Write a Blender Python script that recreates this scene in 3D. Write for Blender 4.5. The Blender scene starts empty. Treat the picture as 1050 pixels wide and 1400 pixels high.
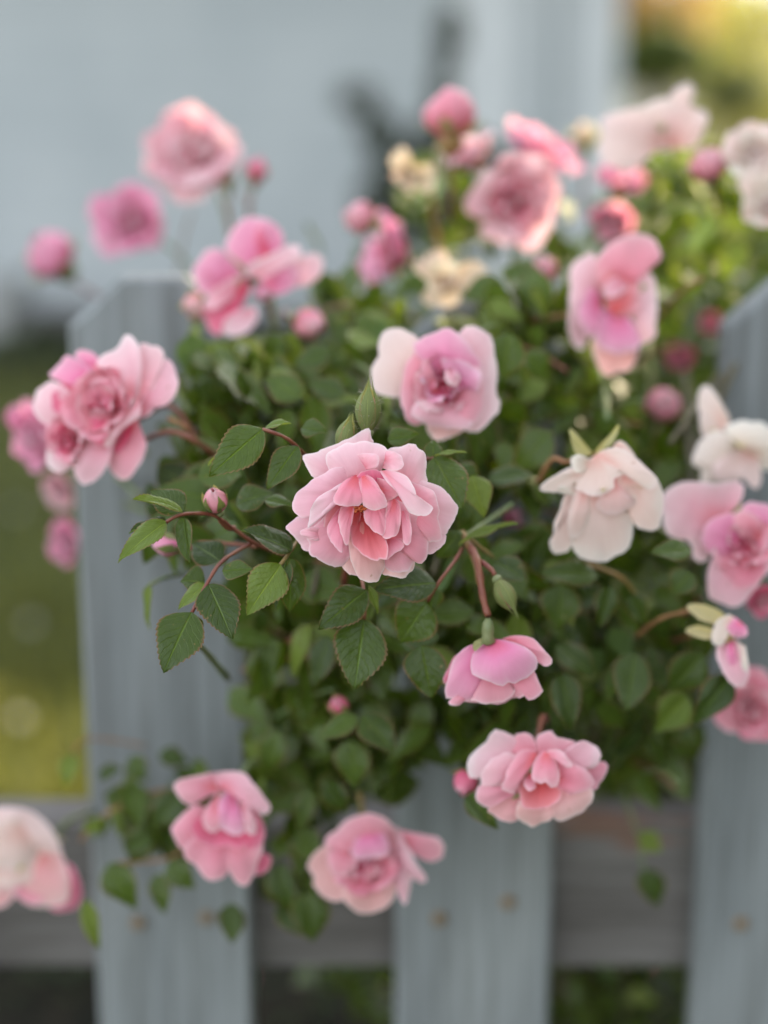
import bpy, math, random
from mathutils import Vector, Matrix, noise as mnoise

# ------------------------------------------------------------------ camera, world, sun
sc = bpy.context.scene
col = sc.collection
TH = math.radians(13.0)
CAM = Vector((0, 0, 1.14))
FW = Vector((0, math.cos(TH), -math.sin(TH)))
UP = Vector((0, math.sin(TH), math.cos(TH)))
RT = Vector((1, 0, 0))
FPX = 2187.5

cd = bpy.data.cameras.new('camera')
cam = bpy.data.objects.new('camera', cd)
col.objects.link(cam)
cam.location = CAM
cam.rotation_euler = (math.radians(90) - TH, 0, 0)
cd.sensor_fit = 'HORIZONTAL'
cd.sensor_width = 24.0
cd.lens = 50.0
cd.clip_start = 0.05
cd.clip_end = 400.0
cd.dof.use_dof = True
cd.dof.focus_distance = 0.597
cd.dof.aperture_fstop = 2.6
cd.dof.aperture_blades = 0
sc.camera = cam

SUN = Vector((0.80, 0.56, 0.42)).normalized()
w = bpy.data.worlds.new('World')
sc.world = w
w.use_nodes = True
nt = w.node_tree
bg = nt.nodes['Background']
sky = nt.nodes.new('ShaderNodeTexSky')
sky.sky_type = 'NISHITA'
sky.sun_disc = False
sky.sun_elevation = math.asin(SUN.z)
sky.sun_rotation = math.atan2(SUN.x, SUN.y)
sky.air_density = 1.0
sky.dust_density = 2.5
sky.ozone_density = 1.0
veil = nt.nodes.new('ShaderNodeHueSaturation')      # thin high cloud takes the blue out of the sky
veil.inputs['Saturation'].default_value = 0.35
nt.links.new(sky.outputs[0], veil.inputs['Color'])
nt.links.new(veil.outputs[0], bg.inputs[0])
bg.inputs[1].default_value = 0.15

sl = bpy.data.lights.new('sun', 'SUN')
sl.energy = 4.2
sl.angle = math.radians(0.5)
sl.color = (1.0, 0.82, 0.54)
so = bpy.data.objects.new('sun', sl)
col.objects.link(so)
so.rotation_euler = (-SUN).to_track_quat('-Z', 'Y').to_euler()

vs = sc.view_settings
vs.view_transform = 'Standard'
vs.look = 'None'
vs.gamma = 1.0
vs.use_curve_mapping = False
vs.exposure = 2.54
sc.cycles.max_bounces = 8
sc.cycles.diffuse_bounces = 5
sc.cycles.transmission_bounces = 5
sc.cycles.glossy_bounces = 2
sc.cycles.sample_clamp_indirect = 6.0

random.seed(7)
R = random.random
def ru(a, b): return a + (b - a) * R()

def P(px, py, z):
    """point seen at photo pixel px,py at axial depth z"""
    return CAM + RT * ((px - 525) / FPX * z) - UP * ((py - 700) / FPX * z) + FW * z

# ------------------------------------------------------------------ materials
def N(t, typ, **kw):
    n = t.nodes.new(typ)
    for k, v in kw.items():
        setattr(n, k, v)
    return n

def newmat(name):
    m = bpy.data.materials.new(name)
    m.use_nodes = True
    t = m.node_tree
    b = t.nodes['Principled BSDF']
    return m, t, b

def mixc(t, fac, a, b, mode='MIX'):
    n = N(t, 'ShaderNodeMix', data_type='RGBA', blend_type=mode)
    for i, v in ((0, fac), (6, a), (7, b)):
        if hasattr(v, 'links'):
            t.links.new(v, n.inputs[i])
        elif i == 0:
            n.inputs[0].default_value = v
        else:
            n.inputs[i].default_value = (*v, 1)
    return n.outputs[2]

def ramp(t, src, stops):
    r = N(t, 'ShaderNodeValToRGB')
    t.links.new(src, r.inputs[0])
    e = r.color_ramp.elements
    e[0].position, e[0].color = stops[0][0], (*stops[0][1], 1)
    e[1].position, e[1].color = stops[-1][0], (*stops[-1][1], 1)
    for p, c in stops[1:-1]:
        x = e.new(p)
        x.color = (*c, 1)
    return r.outputs[0]

def math_(t, op, a, b=None):
    n = N(t, 'ShaderNodeMath', operation=op)
    for i, v in ((0, a), (1, b)):
        if v is None: continue
        if hasattr(v, 'links'): t.links.new(v, n.inputs[i])
        else: n.inputs[i].default_value = v
    return n.outputs[0]

def petal_mat(name, base, mid, edge, transl=0.32):
    m, t, b = newmat(name)
    uv = N(t, 'ShaderNodeUVMap')
    sep = N(t, 'ShaderNodeSeparateXYZ'); t.links.new(uv.outputs[0], sep.inputs[0])
    oi = N(t, 'ShaderNodeObjectInfo')
    tc = N(t, 'ShaderNodeTexCoord')
    ns = N(t, 'ShaderNodeTexNoise'); ns.inputs['Scale'].default_value = 70; ns.inputs['Detail'].default_value = 3
    t.links.new(tc.outputs['Object'], ns.inputs['Vector'])
    # patchy tone along the petal
    v = math_(t, 'ADD', sep.outputs[1], math_(t, 'MULTIPLY', math_(t, 'SUBTRACT', ns.outputs[0], 0.5), 0.45))
    c = ramp(t, v, [(0.0, base), (0.45, mid), (0.86, tuple((a + e) / 2 for a, e in zip(mid, edge))), (1.0, edge)])
    rim = ramp(t, sep.outputs[1], [(0.955, (0, 0, 0)), (0.99, (1, 1, 1))])
    c = mixc(t, math_(t, 'MULTIPLY', rim, 0.45), c, (0.84, 0.72, 0.72))
    # fan of fine veins
    mp = N(t, 'ShaderNodeMapping'); mp.inputs['Scale'].default_value = (58, 2.2, 1)
    t.links.new(uv.outputs[0], mp.inputs[0])
    vn = N(t, 'ShaderNodeTexNoise'); vn.inputs['Scale'].default_value = 1.0; vn.inputs['Detail'].default_value = 4
    t.links.new(mp.outputs[0], vn.inputs['Vector'])
    veins = ramp(t, vn.outputs[0], [(0.30, (0.97, 0.94, 0.95)), (0.66, (1, 1, 1))])
    c = mixc(t, 1.0, c, veins, 'MULTIPLY')
    rnd = ramp(t, oi.outputs['Random'], [(0.0, (1.0, 0.88, 0.92)), (0.5, (1.0, 1.0, 0.97)), (1.0, (1.0, 1.07, 1.05))])
    c = mixc(t, 1.0, c, rnd, 'MULTIPLY')
    bn = N(t, 'ShaderNodeTexNoise'); bn.inputs['Scale'].default_value = 260; bn.inputs['Detail'].default_value = 2
    geo = N(t, 'ShaderNodeNewGeometry'); t.links.new(geo.outputs['Position'], bn.inputs['Vector'])
    bm = ramp(t, math_(t, 'ADD', bn.outputs[0], math_(t, 'MULTIPLY', sep.outputs[1], 0.10)), [(0.80, (0, 0, 0)), (0.86, (1, 1, 1))])
    c = mixc(t, math_(t, 'MULTIPLY', bm, 0.55), c, (0.42, 0.20, 0.10))
    t.links.new(c, b.inputs['Base Color'])
    b.inputs['Roughness'].default_value = 0.62
    b.inputs['Specular IOR Level'].default_value = 0.15
    b.inputs['Sheen Weight'].default_value = 0.0
    bp = N(t, 'ShaderNodeBump'); bp.inputs['Strength'].default_value = 0.22; bp.inputs['Distance'].default_value = 0.0005
    h = math_(t, 'ADD', math_(t, 'MULTIPLY', vn.outputs[0], 0.45), math_(t, 'MULTIPLY', ns.outputs[0], 2.2))
    t.links.new(h, bp.inputs['Height'])
    t.links.new(bp.outputs[0], b.inputs['Normal'])
    tr = N(t, 'ShaderNodeBsdfTranslucent')
    t.links.new(c, tr.inputs[0]); t.links.new(bp.outputs[0], tr.inputs[1])
    mx = N(t, 'ShaderNodeMixShader'); mx.inputs[0].default_value = transl
    t.links.new(b.outputs[0], mx.inputs[1]); t.links.new(tr.outputs[0], mx.inputs[2])
    t.links.new(mx.outputs[0], t.nodes['Material Output'].inputs[0])
    return m

MP = {
    'pink':  petal_mat('petal_pink', (0.74, 0.13, 0.13), (0.75, 0.26, 0.33), (0.80, 0.46, 0.51)),
    'pale':  petal_mat('petal_pale_pink', (0.76, 0.23, 0.27), (0.78, 0.40, 0.46), (0.82, 0.61, 0.63)),
    'deep':  petal_mat('petal_deep_pink', (0.70, 0.06, 0.09), (0.72, 0.12, 0.22), (0.77, 0.28, 0.38)),
    'mauve': petal_mat('petal_mauve_pink', (0.72, 0.13, 0.22), (0.74, 0.24, 0.40), (0.79, 0.46, 0.56)),
    'peach': petal_mat('petal_peach', (0.76, 0.22, 0.18), (0.78, 0.36, 0.36), (0.81, 0.55, 0.52)),
    'white': petal_mat('petal_white', (0.74, 0.43, 0.36), (0.77, 0.62, 0.54), (0.80, 0.72, 0.65)),
    'heart': petal_mat('petal_salmon_heart', (0.68, 0.07, 0.05), (0.72, 0.15, 0.16), (0.78, 0.36, 0.40)),
    'blush': petal_mat('petal_blush', (0.76, 0.33, 0.29), (0.79, 0.53, 0.48), (0.81, 0.67, 0.61)),
    'cream': petal_mat('petal_cream', (0.56, 0.36, 0.20), (0.68, 0.53, 0.36), (0.74, 0.62, 0.46)),
}

def leaf_mat(name, top, top2, under, edge=(0.22, 0.09, 0.05), transl=0.22, gloss=0.42):
    m, t, b = newmat(name)
    uv = N(t, 'ShaderNodeUVMap')
    sep = N(t, 'ShaderNodeSeparateXYZ'); t.links.new(uv.outputs[0], sep.inputs[0])
    u = math_(t, 'ABSOLUTE', math_(t, 'SUBTRACT', math_(t, 'MULTIPLY', sep.outputs[0], 2), 1))
    oi = N(t, 'ShaderNodeObjectInfo')
    tc = N(t, 'ShaderNodeTexCoord')
    ns = N(t, 'ShaderNodeTexNoise'); ns.inputs['Scale'].default_value = 5; ns.inputs['Detail'].default_value = 6
    geo = N(t, 'ShaderNodeNewGeometry')
    posn = N(t, 'ShaderNodeTexNoise'); posn.inputs['Scale'].default_value = 40
    t.links.new(geo.outputs['Position'], posn.inputs['Vector'])
    t.links.new(tc.outputs['Object'], ns.inputs['Vector'])
    f = math_(t, 'ADD', math_(t, 'MULTIPLY', oi.outputs['Random'], 0.6), math_(t, 'MULTIPLY', posn.outputs[0], 0.5))
    c = mixc(t, f, top, top2)
    c = mixc(t, math_(t, 'MULTIPLY', ns.outputs[0], 0.35), c, tuple(x * 0.6 for x in top))
    # side veins run obliquely from the midrib
    ph = math_(t, 'SUBTRACT', math_(t, 'MULTIPLY', sep.outputs[1], 8), math_(t, 'MULTIPLY', u, 2.6))
    ph = math_(t, 'ADD', ph, math_(t, 'MULTIPLY', ns.outputs[0], 1.1))
    sv = math_(t, 'ABSOLUTE', math_(t, 'SUBTRACT', math_(t, 'FRACT', ph), 0.5))
    svm = ramp(t, sv, [(0.0, (1, 1, 1)), (0.09, (0, 0, 0))])
    mid = ramp(t, u, [(0.0, (1, 1, 1)), (0.07, (0, 0, 0))])
    light = tuple(min(1, x * 1.9 + 0.015) for x in top2)
    c = mixc(t, math_(t, 'MULTIPLY', svm, 0.16), c, light)
    c = mixc(t, math_(t, 'MULTIPLY', mid, 0.5), c, light)
    em = ramp(t, u, [(0.90, (0, 0, 0)), (1.0, (1, 1, 1))])
    c = mixc(t, math_(t, 'MULTIPLY', em, 0.75), c, edge)
    sp = N(t, 'ShaderNodeTexNoise'); sp.inputs['Scale'].default_value = 420; sp.inputs['Detail'].default_value = 2
    t.links.new(geo.outputs['Position'], sp.inputs['Vector'])
    spm = ramp(t, math_(t, 'ADD', sp.outputs[0], math_(t, 'MULTIPLY', posn.outputs[0], 0.35)), [(0.90, (0, 0, 0)), (0.95, (1, 1, 1))])
    c = mixc(t, math_(t, 'MULTIPLY', spm, 0.7), c, (0.20, 0.13, 0.05))
    c = mixc(t, geo.outputs['Backfacing'], c, under)
    t.links.new(c, b.inputs['Base Color'])
    b.inputs['Roughness'].default_value = gloss
    b.inputs['Specular IOR Level'].default_value = 0.34
    bp = N(t, 'ShaderNodeBump'); bp.inputs['Strength'].default_value = 0.5; bp.inputs['Distance'].default_value = 0.0012
    h = math_(t, 'SUBTRACT', math_(t, 'MULTIPLY', ns.outputs[0], 1.6), math_(t, 'ADD', math_(t, 'MULTIPLY', svm, 0.45), mid))
    t.links.new(h, bp.inputs['Height']); t.links.new(bp.outputs[0], b.inputs['Normal'])
    tr = N(t, 'ShaderNodeBsdfTranslucent')
    tcx = mixc(t, 1.0, c, (1.9, 1.9, 0.6), 'MULTIPLY')
    t.links.new(tcx, tr.inputs[0])
    mx = N(t, 'ShaderNodeMixShader'); mx.inputs[0].default_value = transl
    t.links.new(b.outputs[0], mx.inputs[1]); t.links.new(tr.outputs[0], mx.inputs[2])
    t.links.new(mx.outputs[0], t.nodes['Material Output'].inputs[0])
    return m

M_LEAF = leaf_mat('rose_leaf', (0.015, 0.031, 0.003), (0.078, 0.122, 0.010), (0.09, 0.14, 0.045), gloss=0.33)
M_LEAFL = leaf_mat('young_rose_leaf', (0.092, 0.140, 0.014), (0.160, 0.205, 0.025), (0.20, 0.24, 0.07))
M_SEPAL = leaf_mat('sepal_green', (0.13, 0.17, 0.05), (0.20, 0.22, 0.07), (0.30, 0.30, 0.14), edge=(0.32, 0.13, 0.07), gloss=0.6)
M_SEPALY = leaf_mat('sepal_yellow', (0.33, 0.31, 0.15), (0.42, 0.38, 0.20), (0.50, 0.42, 0.22), edge=(0.45, 0.22, 0.10), gloss=0.65)

def flat_mat(name, c1, c2, scale=60, rough=0.6, bump=0.2, stretch=(1, 1, 1)):
    m, t, b = newmat(name)
    b.inputs['Specular IOR Level'].default_value = 0.5 if rough < .9 else 0.08
    tc = N(t, 'ShaderNodeTexCoord')
    mp = N(t, 'ShaderNodeMapping'); mp.inputs['Scale'].default_value = stretch
    t.links.new(tc.outputs['Object'], mp.inputs[0])
    ns = N(t, 'ShaderNodeTexNoise'); ns.inputs['Scale'].default_value = scale; ns.inputs['Detail'].default_value = 6
    t.links.new(mp.outputs[0], ns.inputs['Vector'])
    t.links.new(ramp(t, ns.outputs[0], [(0.35, c1), (0.65, c2)]), b.inputs['Base Color'])
    b.inputs['Roughness'].default_value = rough
    bp = N(t, 'ShaderNodeBump'); bp.inputs['Strength'].default_value = bump; bp.inputs['Distance'].default_value = 0.002
    t.links.new(ns.outputs[0], bp.inputs['Height']); t.links.new(bp.outputs[0], b.inputs['Normal'])
    return m

M_STEMR = flat_mat('red_stem', (0.15, 0.032, 0.022), (0.20, 0.07, 0.03), 90, 0.5)
M_STEMG = flat_mat('green_stem', (0.10, 0.15, 0.05), (0.16, 0.17, 0.06), 60, 0.5)
M_STEMO = flat_mat('ochre_stem', (0.24, 0.12, 0.035), (0.19, 0.14, 0.04), 60, 0.55)
M_CANE = flat_mat('woody_cane', (0.07, 0.055, 0.03), (0.12, 0.10, 0.05), 30, 0.7)
M_HIP = flat_mat('hip_green', (0.13, 0.16, 0.06), (0.19, 0.19, 0.08), 80, 0.5)
M_HAIR = flat_mat('bud_hair', (0.35, 0.30, 0.20), (0.5, 0.45, 0.32), 300, 0.6)
M_STAMEN = flat_mat('stamen_red', (0.35, 0.05, 0.02), (0.55, 0.16, 0.04), 300, 0.6)
M_BROWN = flat_mat('dried_bract', (0.20, 0.08, 0.03), (0.28, 0.14, 0.055), 60, 0.7)

# ------------------------------------------------------------------ mesh helpers
def mesh_obj(name, verts, faces, mat, parent=None, uvs=None, smooth=True, loc=None):
    me = bpy.data.meshes.new(name)
    me.from_pydata([tuple(v) for v in verts], [], faces)
    if uvs:
        ul = me.uv_layers.new(name='UVMap')
        for l in me.loops:
            ul.data[l.index].uv = uvs[l.vertex_index]
    if smooth:
        me.polygons.foreach_set('use_smooth', [True] * len(me.polygons))
    if mat: me.materials.append(mat)
    me.update()
    o = bpy.data.objects.new(name, me)
    col.objects.link(o)
    if parent: o.parent = parent
    if loc is not None: o.location = loc
    return o

def tag(o, label, cat, group=None, kind=None):
    o['label'] = label
    o['category'] = cat
    if group: o['group'] = group
    if kind: o['kind'] = kind
    return o

def empty(name, loc):
    o = bpy.data.objects.new(name, None)
    o.empty_display_size = 0.02
    o.location = loc
    col.objects.link(o)
    return o

def catmull(pts, n):
    """n points evenly along the smooth open curve through pts"""
    k = len(pts)
    dense = []
    for i in range(k - 1):
        p0 = pts[max(i - 1, 0)]; p1 = pts[i]; p2 = pts[i + 1]; p3 = pts[min(i + 2, k - 1)]
        for j in range(8):
            t = j / 8
            dense.append(tuple(0.5 * ((2 * b) + (c - a) * t + (2 * a - 5 * b + 4 * c - d) * t * t + (3 * b - a - 3 * c + d) * t ** 3)
                               for a, b, c, d in zip(p0, p1, p2, p3)))
    dense.append(tuple(pts[-1]))
    L = [0]
    for a, b in zip(dense, dense[1:]):
        L.append(L[-1] + math.dist(a, b))
    out = []; j = 0
    for i in range(n):
        s = L[-1] * i / (n - 1)
        while j < len(L) - 2 and L[j + 1] < s: j += 1
        f = (s - L[j]) / max(L[j + 1] - L[j], 1e-9)
        out.append(tuple(a + (b - a) * f for a, b in zip(dense[j], dense[j + 1])))
    return out

def tube(name, pts, r0, r1, mat, parent=None, sides=7, origin=Vector((0, 0, 0)), sub=5):
    pts = [Vector(p) for p in catmull([tuple(p) for p in pts], max(2, (len(pts) - 1) * sub + 1))]
    V = []; F = []
    n = len(pts)
    for i, p in enumerate(pts):
        d = (pts[min(i + 1, n - 1)] - pts[max(i - 1, 0)]).normalized()
        a = d.orthogonal().normalized() if i == 0 else (pa - d * pa.dot(d)).normalized()
        pa = a
        b = d.cross(a)
        r = r0 + (r1 - r0) * i / (n - 1)
        r *= 1 + 0.12 * math.sin(i * 2.3)
        for k in range(sides):
            an = 2 * math.pi * k / sides
            V.append(p - origin + (a * math.cos(an) + b * math.sin(an)) * r)
    for i in range(n - 1):
        for k in range(sides):
            k2 = (k + 1) % sides
            F.append((i * sides + k, i * sides + k2, (i + 1) * sides + k2, (i + 1) * sides + k))
    F.append(tuple(range(sides))[::-1]); F.append(tuple((n - 1) * sides + k for k in range(sides)))
    return mesh_obj(name, V, F, mat, parent)

# ------------------------------------------------------------------ petals by outline, with depth
def shaped_petal(root, pts, z, d0, d1, bulge=3.0, cup=0.0, curl=0.8, mat='pink', ns=30, ntt=9, name='petal', jit=0.35, tilt=(0, 0)):
    """pts: outline in photo pixels from one side of the base round the tip to the other side;
    d0, d1, bulge, cup, curl in millimetres towards the viewer"""
    m = MP.get(mat, mat) if isinstance(mat, str) else mat
    O = catmull(pts, ns)
    B = ((pts[0][0] + pts[-1][0]) / 2, (pts[0][1] + pts[-1][1]) / 2)
    k = ns // 3
    midp = O[k:2 * k + 1]
    T = (sum(p[0] for p in midp) / len(midp), sum(p[1] for p in midp) / len(midp))
    ax = (T[0] - B[0], T[1] - B[1]); Ln = math.hypot(*ax) + 1e-6
    ax = (ax[0] / Ln, ax[1] / Ln); lx = (-ax[1], ax[0])
    hw = max(abs((p[0] - B[0]) * lx[0] + (p[1] - B[1]) * lx[1]) for p in O) + 1e-6
    amax = max(((p[0] - B[0]) * ax[0] + (p[1] - B[1]) * ax[1]) / Ln for p in O)
    org = root.matrix_world.translation if False else root.location
    seed = ru(0, 100)
    V = []; UV = []; F = []
    def pt(x, y, s, t):
        a = ((x - B[0]) * ax[0] + (y - B[1]) * ax[1]) / Ln / amax
        b = ((x - B[0]) * lx[0] + (y - B[1]) * lx[1]) / hw
        a_ = max(0, min(1, a))
        d = d0 + (d1 - d0) * (a_ ** 1.15) + bulge * math.sin(math.pi * a_ ** 0.85) + cup * b * b
        d -= curl * max(0, (t - 0.62) / 0.38) ** 2 * min(1, a_ * 2)
        q = mnoise.noise(Vector((x * 0.035 + seed, y * 0.035, seed)))
        q2 = math.sin(s * 17 + seed) * 0.35 + math.sin(s * 31 + seed * 2) * 0.18
        d += q * 1.3 * t + q2 * t ** 3 * 0.9
        d += 1.5 * mnoise.noise(Vector((s * 6.5 + seed, t * 1.1, seed * 2))) * t * min(1, Ln / 60) + 0.45 * mnoise.noise(Vector((s * 17 + seed, t * 1.6, seed * 3))) * t
        return P(x, y, z - d / 1000 + tilt[0] * (x - root['cx']) / 1000 + tilt[1] * (y - root['cy']) / 1000) - org
    V.append(pt(B[0], B[1], 0.5, 0)); UV.append((0.5, 0))
    for j in range(1, ntt + 1):
        t = j / ntt
        t = 1 - (1 - t) ** 1.3
        for i, p in enumerate(O):
            s = i / (ns - 1)
            jj = 1 + (jit * 0.014 * math.sin(s * 43 + seed) + 0.048 * mnoise.noise(Vector((s * 14, seed, 1))) + 0.020 * mnoise.noise(Vector((s * 40, seed, 2)))) * t * t
            x = B[0] + (p[0] - B[0]) * t * jj; y = B[1] + (p[1] - B[1]) * t * jj
            V.append(pt(x, y, s, t)); UV.append((s, t))
    for i in range(ns - 1):
        F.append((0, 1 + i + 1, 1 + i))
    for j in range(ntt - 1):
        for i in range(ns - 1):
            a = 1 + j * ns + i
            F.append((a, a + 1, a + ns + 1, a + ns))
    return mesh_obj(name, V, F, m, root, UV)

def lathe(name, prof, mat, parent, M, sides=14, wob=0.0):
    V = []; F = []
    for (r, h) in prof:
        for k in range(sides):
            an = 2 * math.pi * k / sides
            rr = r * (1 + wob * math.sin(an * 3 + h * 200))
            V.append(M @ Vector((rr * math.cos(an), rr * math.sin(an), h)))
    n = len(prof)
    for i in range(n - 1):
        for k in range(sides):
            k2 = (k + 1) % sides
            F.append((i * sides + k, i * sides + k2, (i + 1) * sides + k2, (i + 1) * sides + k))
    F.append(tuple(range(sides))[::-1]); F.append(tuple((n - 1) * sides + k for k in range(sides)))
    UV = [(0.5 + 0.4 * math.sin(i), (i // sides) / n) for i in range(len(V))]
    return mesh_obj(name, V, F, mat, parent, UV)

def frame_from(z_axis, roll=0.0):
    z = z_axis.normalized()
    x = z.orthogonal().normalized()
    y = z.cross(x)
    M = Matrix((x, y, z)).transposed().to_4x4()
    return M @ Matrix.Rotation(roll, 4, 'Z')

def dirc(fx, fy, ft):
    """direction from camera-frame parts: right, up, towards the viewer"""
    return (RT * fx + UP * fy - FW * ft).normalized()

def sepal_ring(root, M, r, L, mat, n=5, spread=1.9, w=0.2, name='sepal'):
    """five narrow pointed sepals that leave the axis under the flower"""
    for k in range(n):
        an = 2 * math.pi * k / n + ru(-.2, .2)
        sp = spread * ru(0.85, 1.15)
        V = []; UV = []; F = []
        nt_, nu = 7, 4
        x = r * 0.5; h = 0.0; a = 0.6
        for j in range(nt_ + 1):
            t = j / nt_
            wd = L * w * (1 - t) ** 0.8 * (1 + 0.5 * math.sin(math.pi * t))
            for i in range(nu + 1):
                u = -1 + 2 * i / nu
                V.append(M @ (Matrix.Rotation(an, 4, 'Z') @ Vector((x, u * wd, h + abs(u) * wd * 0.4))))
                UV.append(((u + 1) / 2, t))
            aa = a + (sp - a) * t
            x += math.sin(aa) * L / nt_; h += math.cos(aa) * L / nt_
        for j in range(nt_):
            for i in range(nu):
                q = j * (nu + 1) + i
                F.append((q, q + 1, q + nu + 2, q + nu + 1))
        mesh_obj(name, V, F, mat, root, UV)

def under_flower(root, centre, facing, r, stem_to=None, sep=M_SEPAL, smat=M_STEMG, spread=1.9, hang=None):
    """hip, sepals and flower stalk behind the petals; centre is world, local = minus root"""
    c = centre - root.location
    M = Matrix.Translation(c) @ frame_from(facing)
    hr = r * 0.13
    lathe('hip', [(0.0003, -hr * 2.6), (hr * 0.55, -hr * 2.3), (hr, -hr * 1.2), (hr * 0.9, -hr * 0.3), (hr * 1.2, 0.0), (hr * 0.4, hr * 0.3)], M_HIP, root, M)
    sepal_ring(root, M, hr * 1.6, r * 0.62, sep, spread=spread)
    p0 = centre - facing * hr * 2.4
    p1 = p0 - facing * r * 0.5
    p3 = stem_to if stem_to is not None else p1 + Vector((ru(-.02, .02), 0.05, -0.05))
    p2 = p1.lerp(p3, 0.55) + Vector((0, 0, 0.012))
    tube('flower_stalk', [p0 - root.location, p1 - root.location, p2 - root.location, p3 - root.location], 0.0011, 0.0015, smat, root)

def param_petal(root, M, L, W, a0, a1, r0, h0, phi, mat, nv=7, nu=8, cupk=0.25, ruf=0.06):
    V = []; UV = []; F = []
    sd = ru(0, 50)
    Rz = M @ Matrix.Rotation(phi, 4, 'Z')
    x = r0; h = h0
    for j in range(nv + 1):
        t = j / nv
        wd = W * (0.28 + 0.72 * math.sin(min(1, t * 1.25) * math.pi / 2)) * (1 if t < 0.7 else math.sqrt(max(0.02, 1 - ((t - 0.7) / 0.33) ** 2)) * 0.98 + 0.0)
        aa = a0 + (a1 - a0) * t ** 1.4
        nx, nh = -math.cos(aa), math.sin(aa)
        for i in range(nu + 1):
            u = -1 + 2 * i / nu
            c = cupk * wd * u * u * (1 - 0.5 * t)
            rf = ruf * L * t * t * (math.sin(u * 5 + sd) + 0.5 * math.sin(u * 9 + sd * 2))
            ext = 0.05 * L * t * t * math.sin(u * 3 + sd)
            V.append(Rz @ Vector((x + nx * (c + rf) + math.sin(aa) * ext, u * wd, h + nh * (c + rf) + math.cos(aa) * ext)))
            UV.append(((u + 1) / 2, t))
        x += math.sin(aa) * L / nv; h += math.cos(aa) * L / nv
    for j in range(nv):
        for i in range(nu):
            q = j * (nu + 1) + i
            F.append((q, q + 1, q + nu + 2, q + nu + 1))
    return mesh_obj('petal', V, F, m_(mat), root, UV)

def m_(x): return MP[x] if isinstance(x, str) else x

ROSE_GROUP = 'open roses on the bush over the fence'
BUD_GROUP = 'rose buds on the bush'
WILT_GROUP = 'wilted roses on the bush'

def round_rose(px, py, z, dia, facing, mats, label, openness=1.0, cat='rose', group=ROSE_GROUP, name='rose', sepals=M_SEPAL, stem_to=None, layers=None, stalkmat=M_STEMG):
    c = P(px, py, z)
    root = empty(name, c)
    root['cx'] = px; root['cy'] = py
    tag(root, label, cat, group)
    f = dirc(*facing)
    r = dia * .86 / 2 / FPX * z
    M = frame_from(f, ru(0, 6))
    o = openness
    # (count, length, width, start angle, end angle, material index)
    layers = layers or [(5, 1.05, .80, .80 * o, 1.55 * o, 0), (4, .90, .70, .60 * o, 1.15 * o, 0), (4, .74, .52, .42 * o, .55 * o, 1),
                        (4, .62, .40, .22, -.35, 1), (3, .52, .30, .05, -.7, 2)]
    off = -f * r * 0.35
    Mo = Matrix.Translation(off) @ M
    lop = ru(0, 6.28)
    for li, (n, L, W, a0, a1, mi) in enumerate(layers):
        for k in range(n):
            sw = 1 + .22 * math.cos(2 * math.pi * (k + li * 0.43) / n - lop) * (1 - li * .2)
            param_petal(root, Mo, r * L * sw * ru(.82, 1.12), r * W * ru(.85, 1.2), a0 + ru(-.18, .18), a1 + ru(-.45, .4), r * 0.05, r * 0.04 * li,
                        2 * math.pi * (k + li * 0.43) / n + ru(-.32, .32), mats[min(mi, len(mats) - 1)], nv=8, nu=8, cupk=.42, ruf=.09)
    lathe('stamens', [(r * .02, 0), (r * .1, r * .1), (r * .08, r * .2), (r * .02, r * .24)], M_STAMEN, root, Mo, 8, 0.2)
    under_flower(root, c + off, f, r, stem_to, sepals, stalkmat)
    return root

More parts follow.
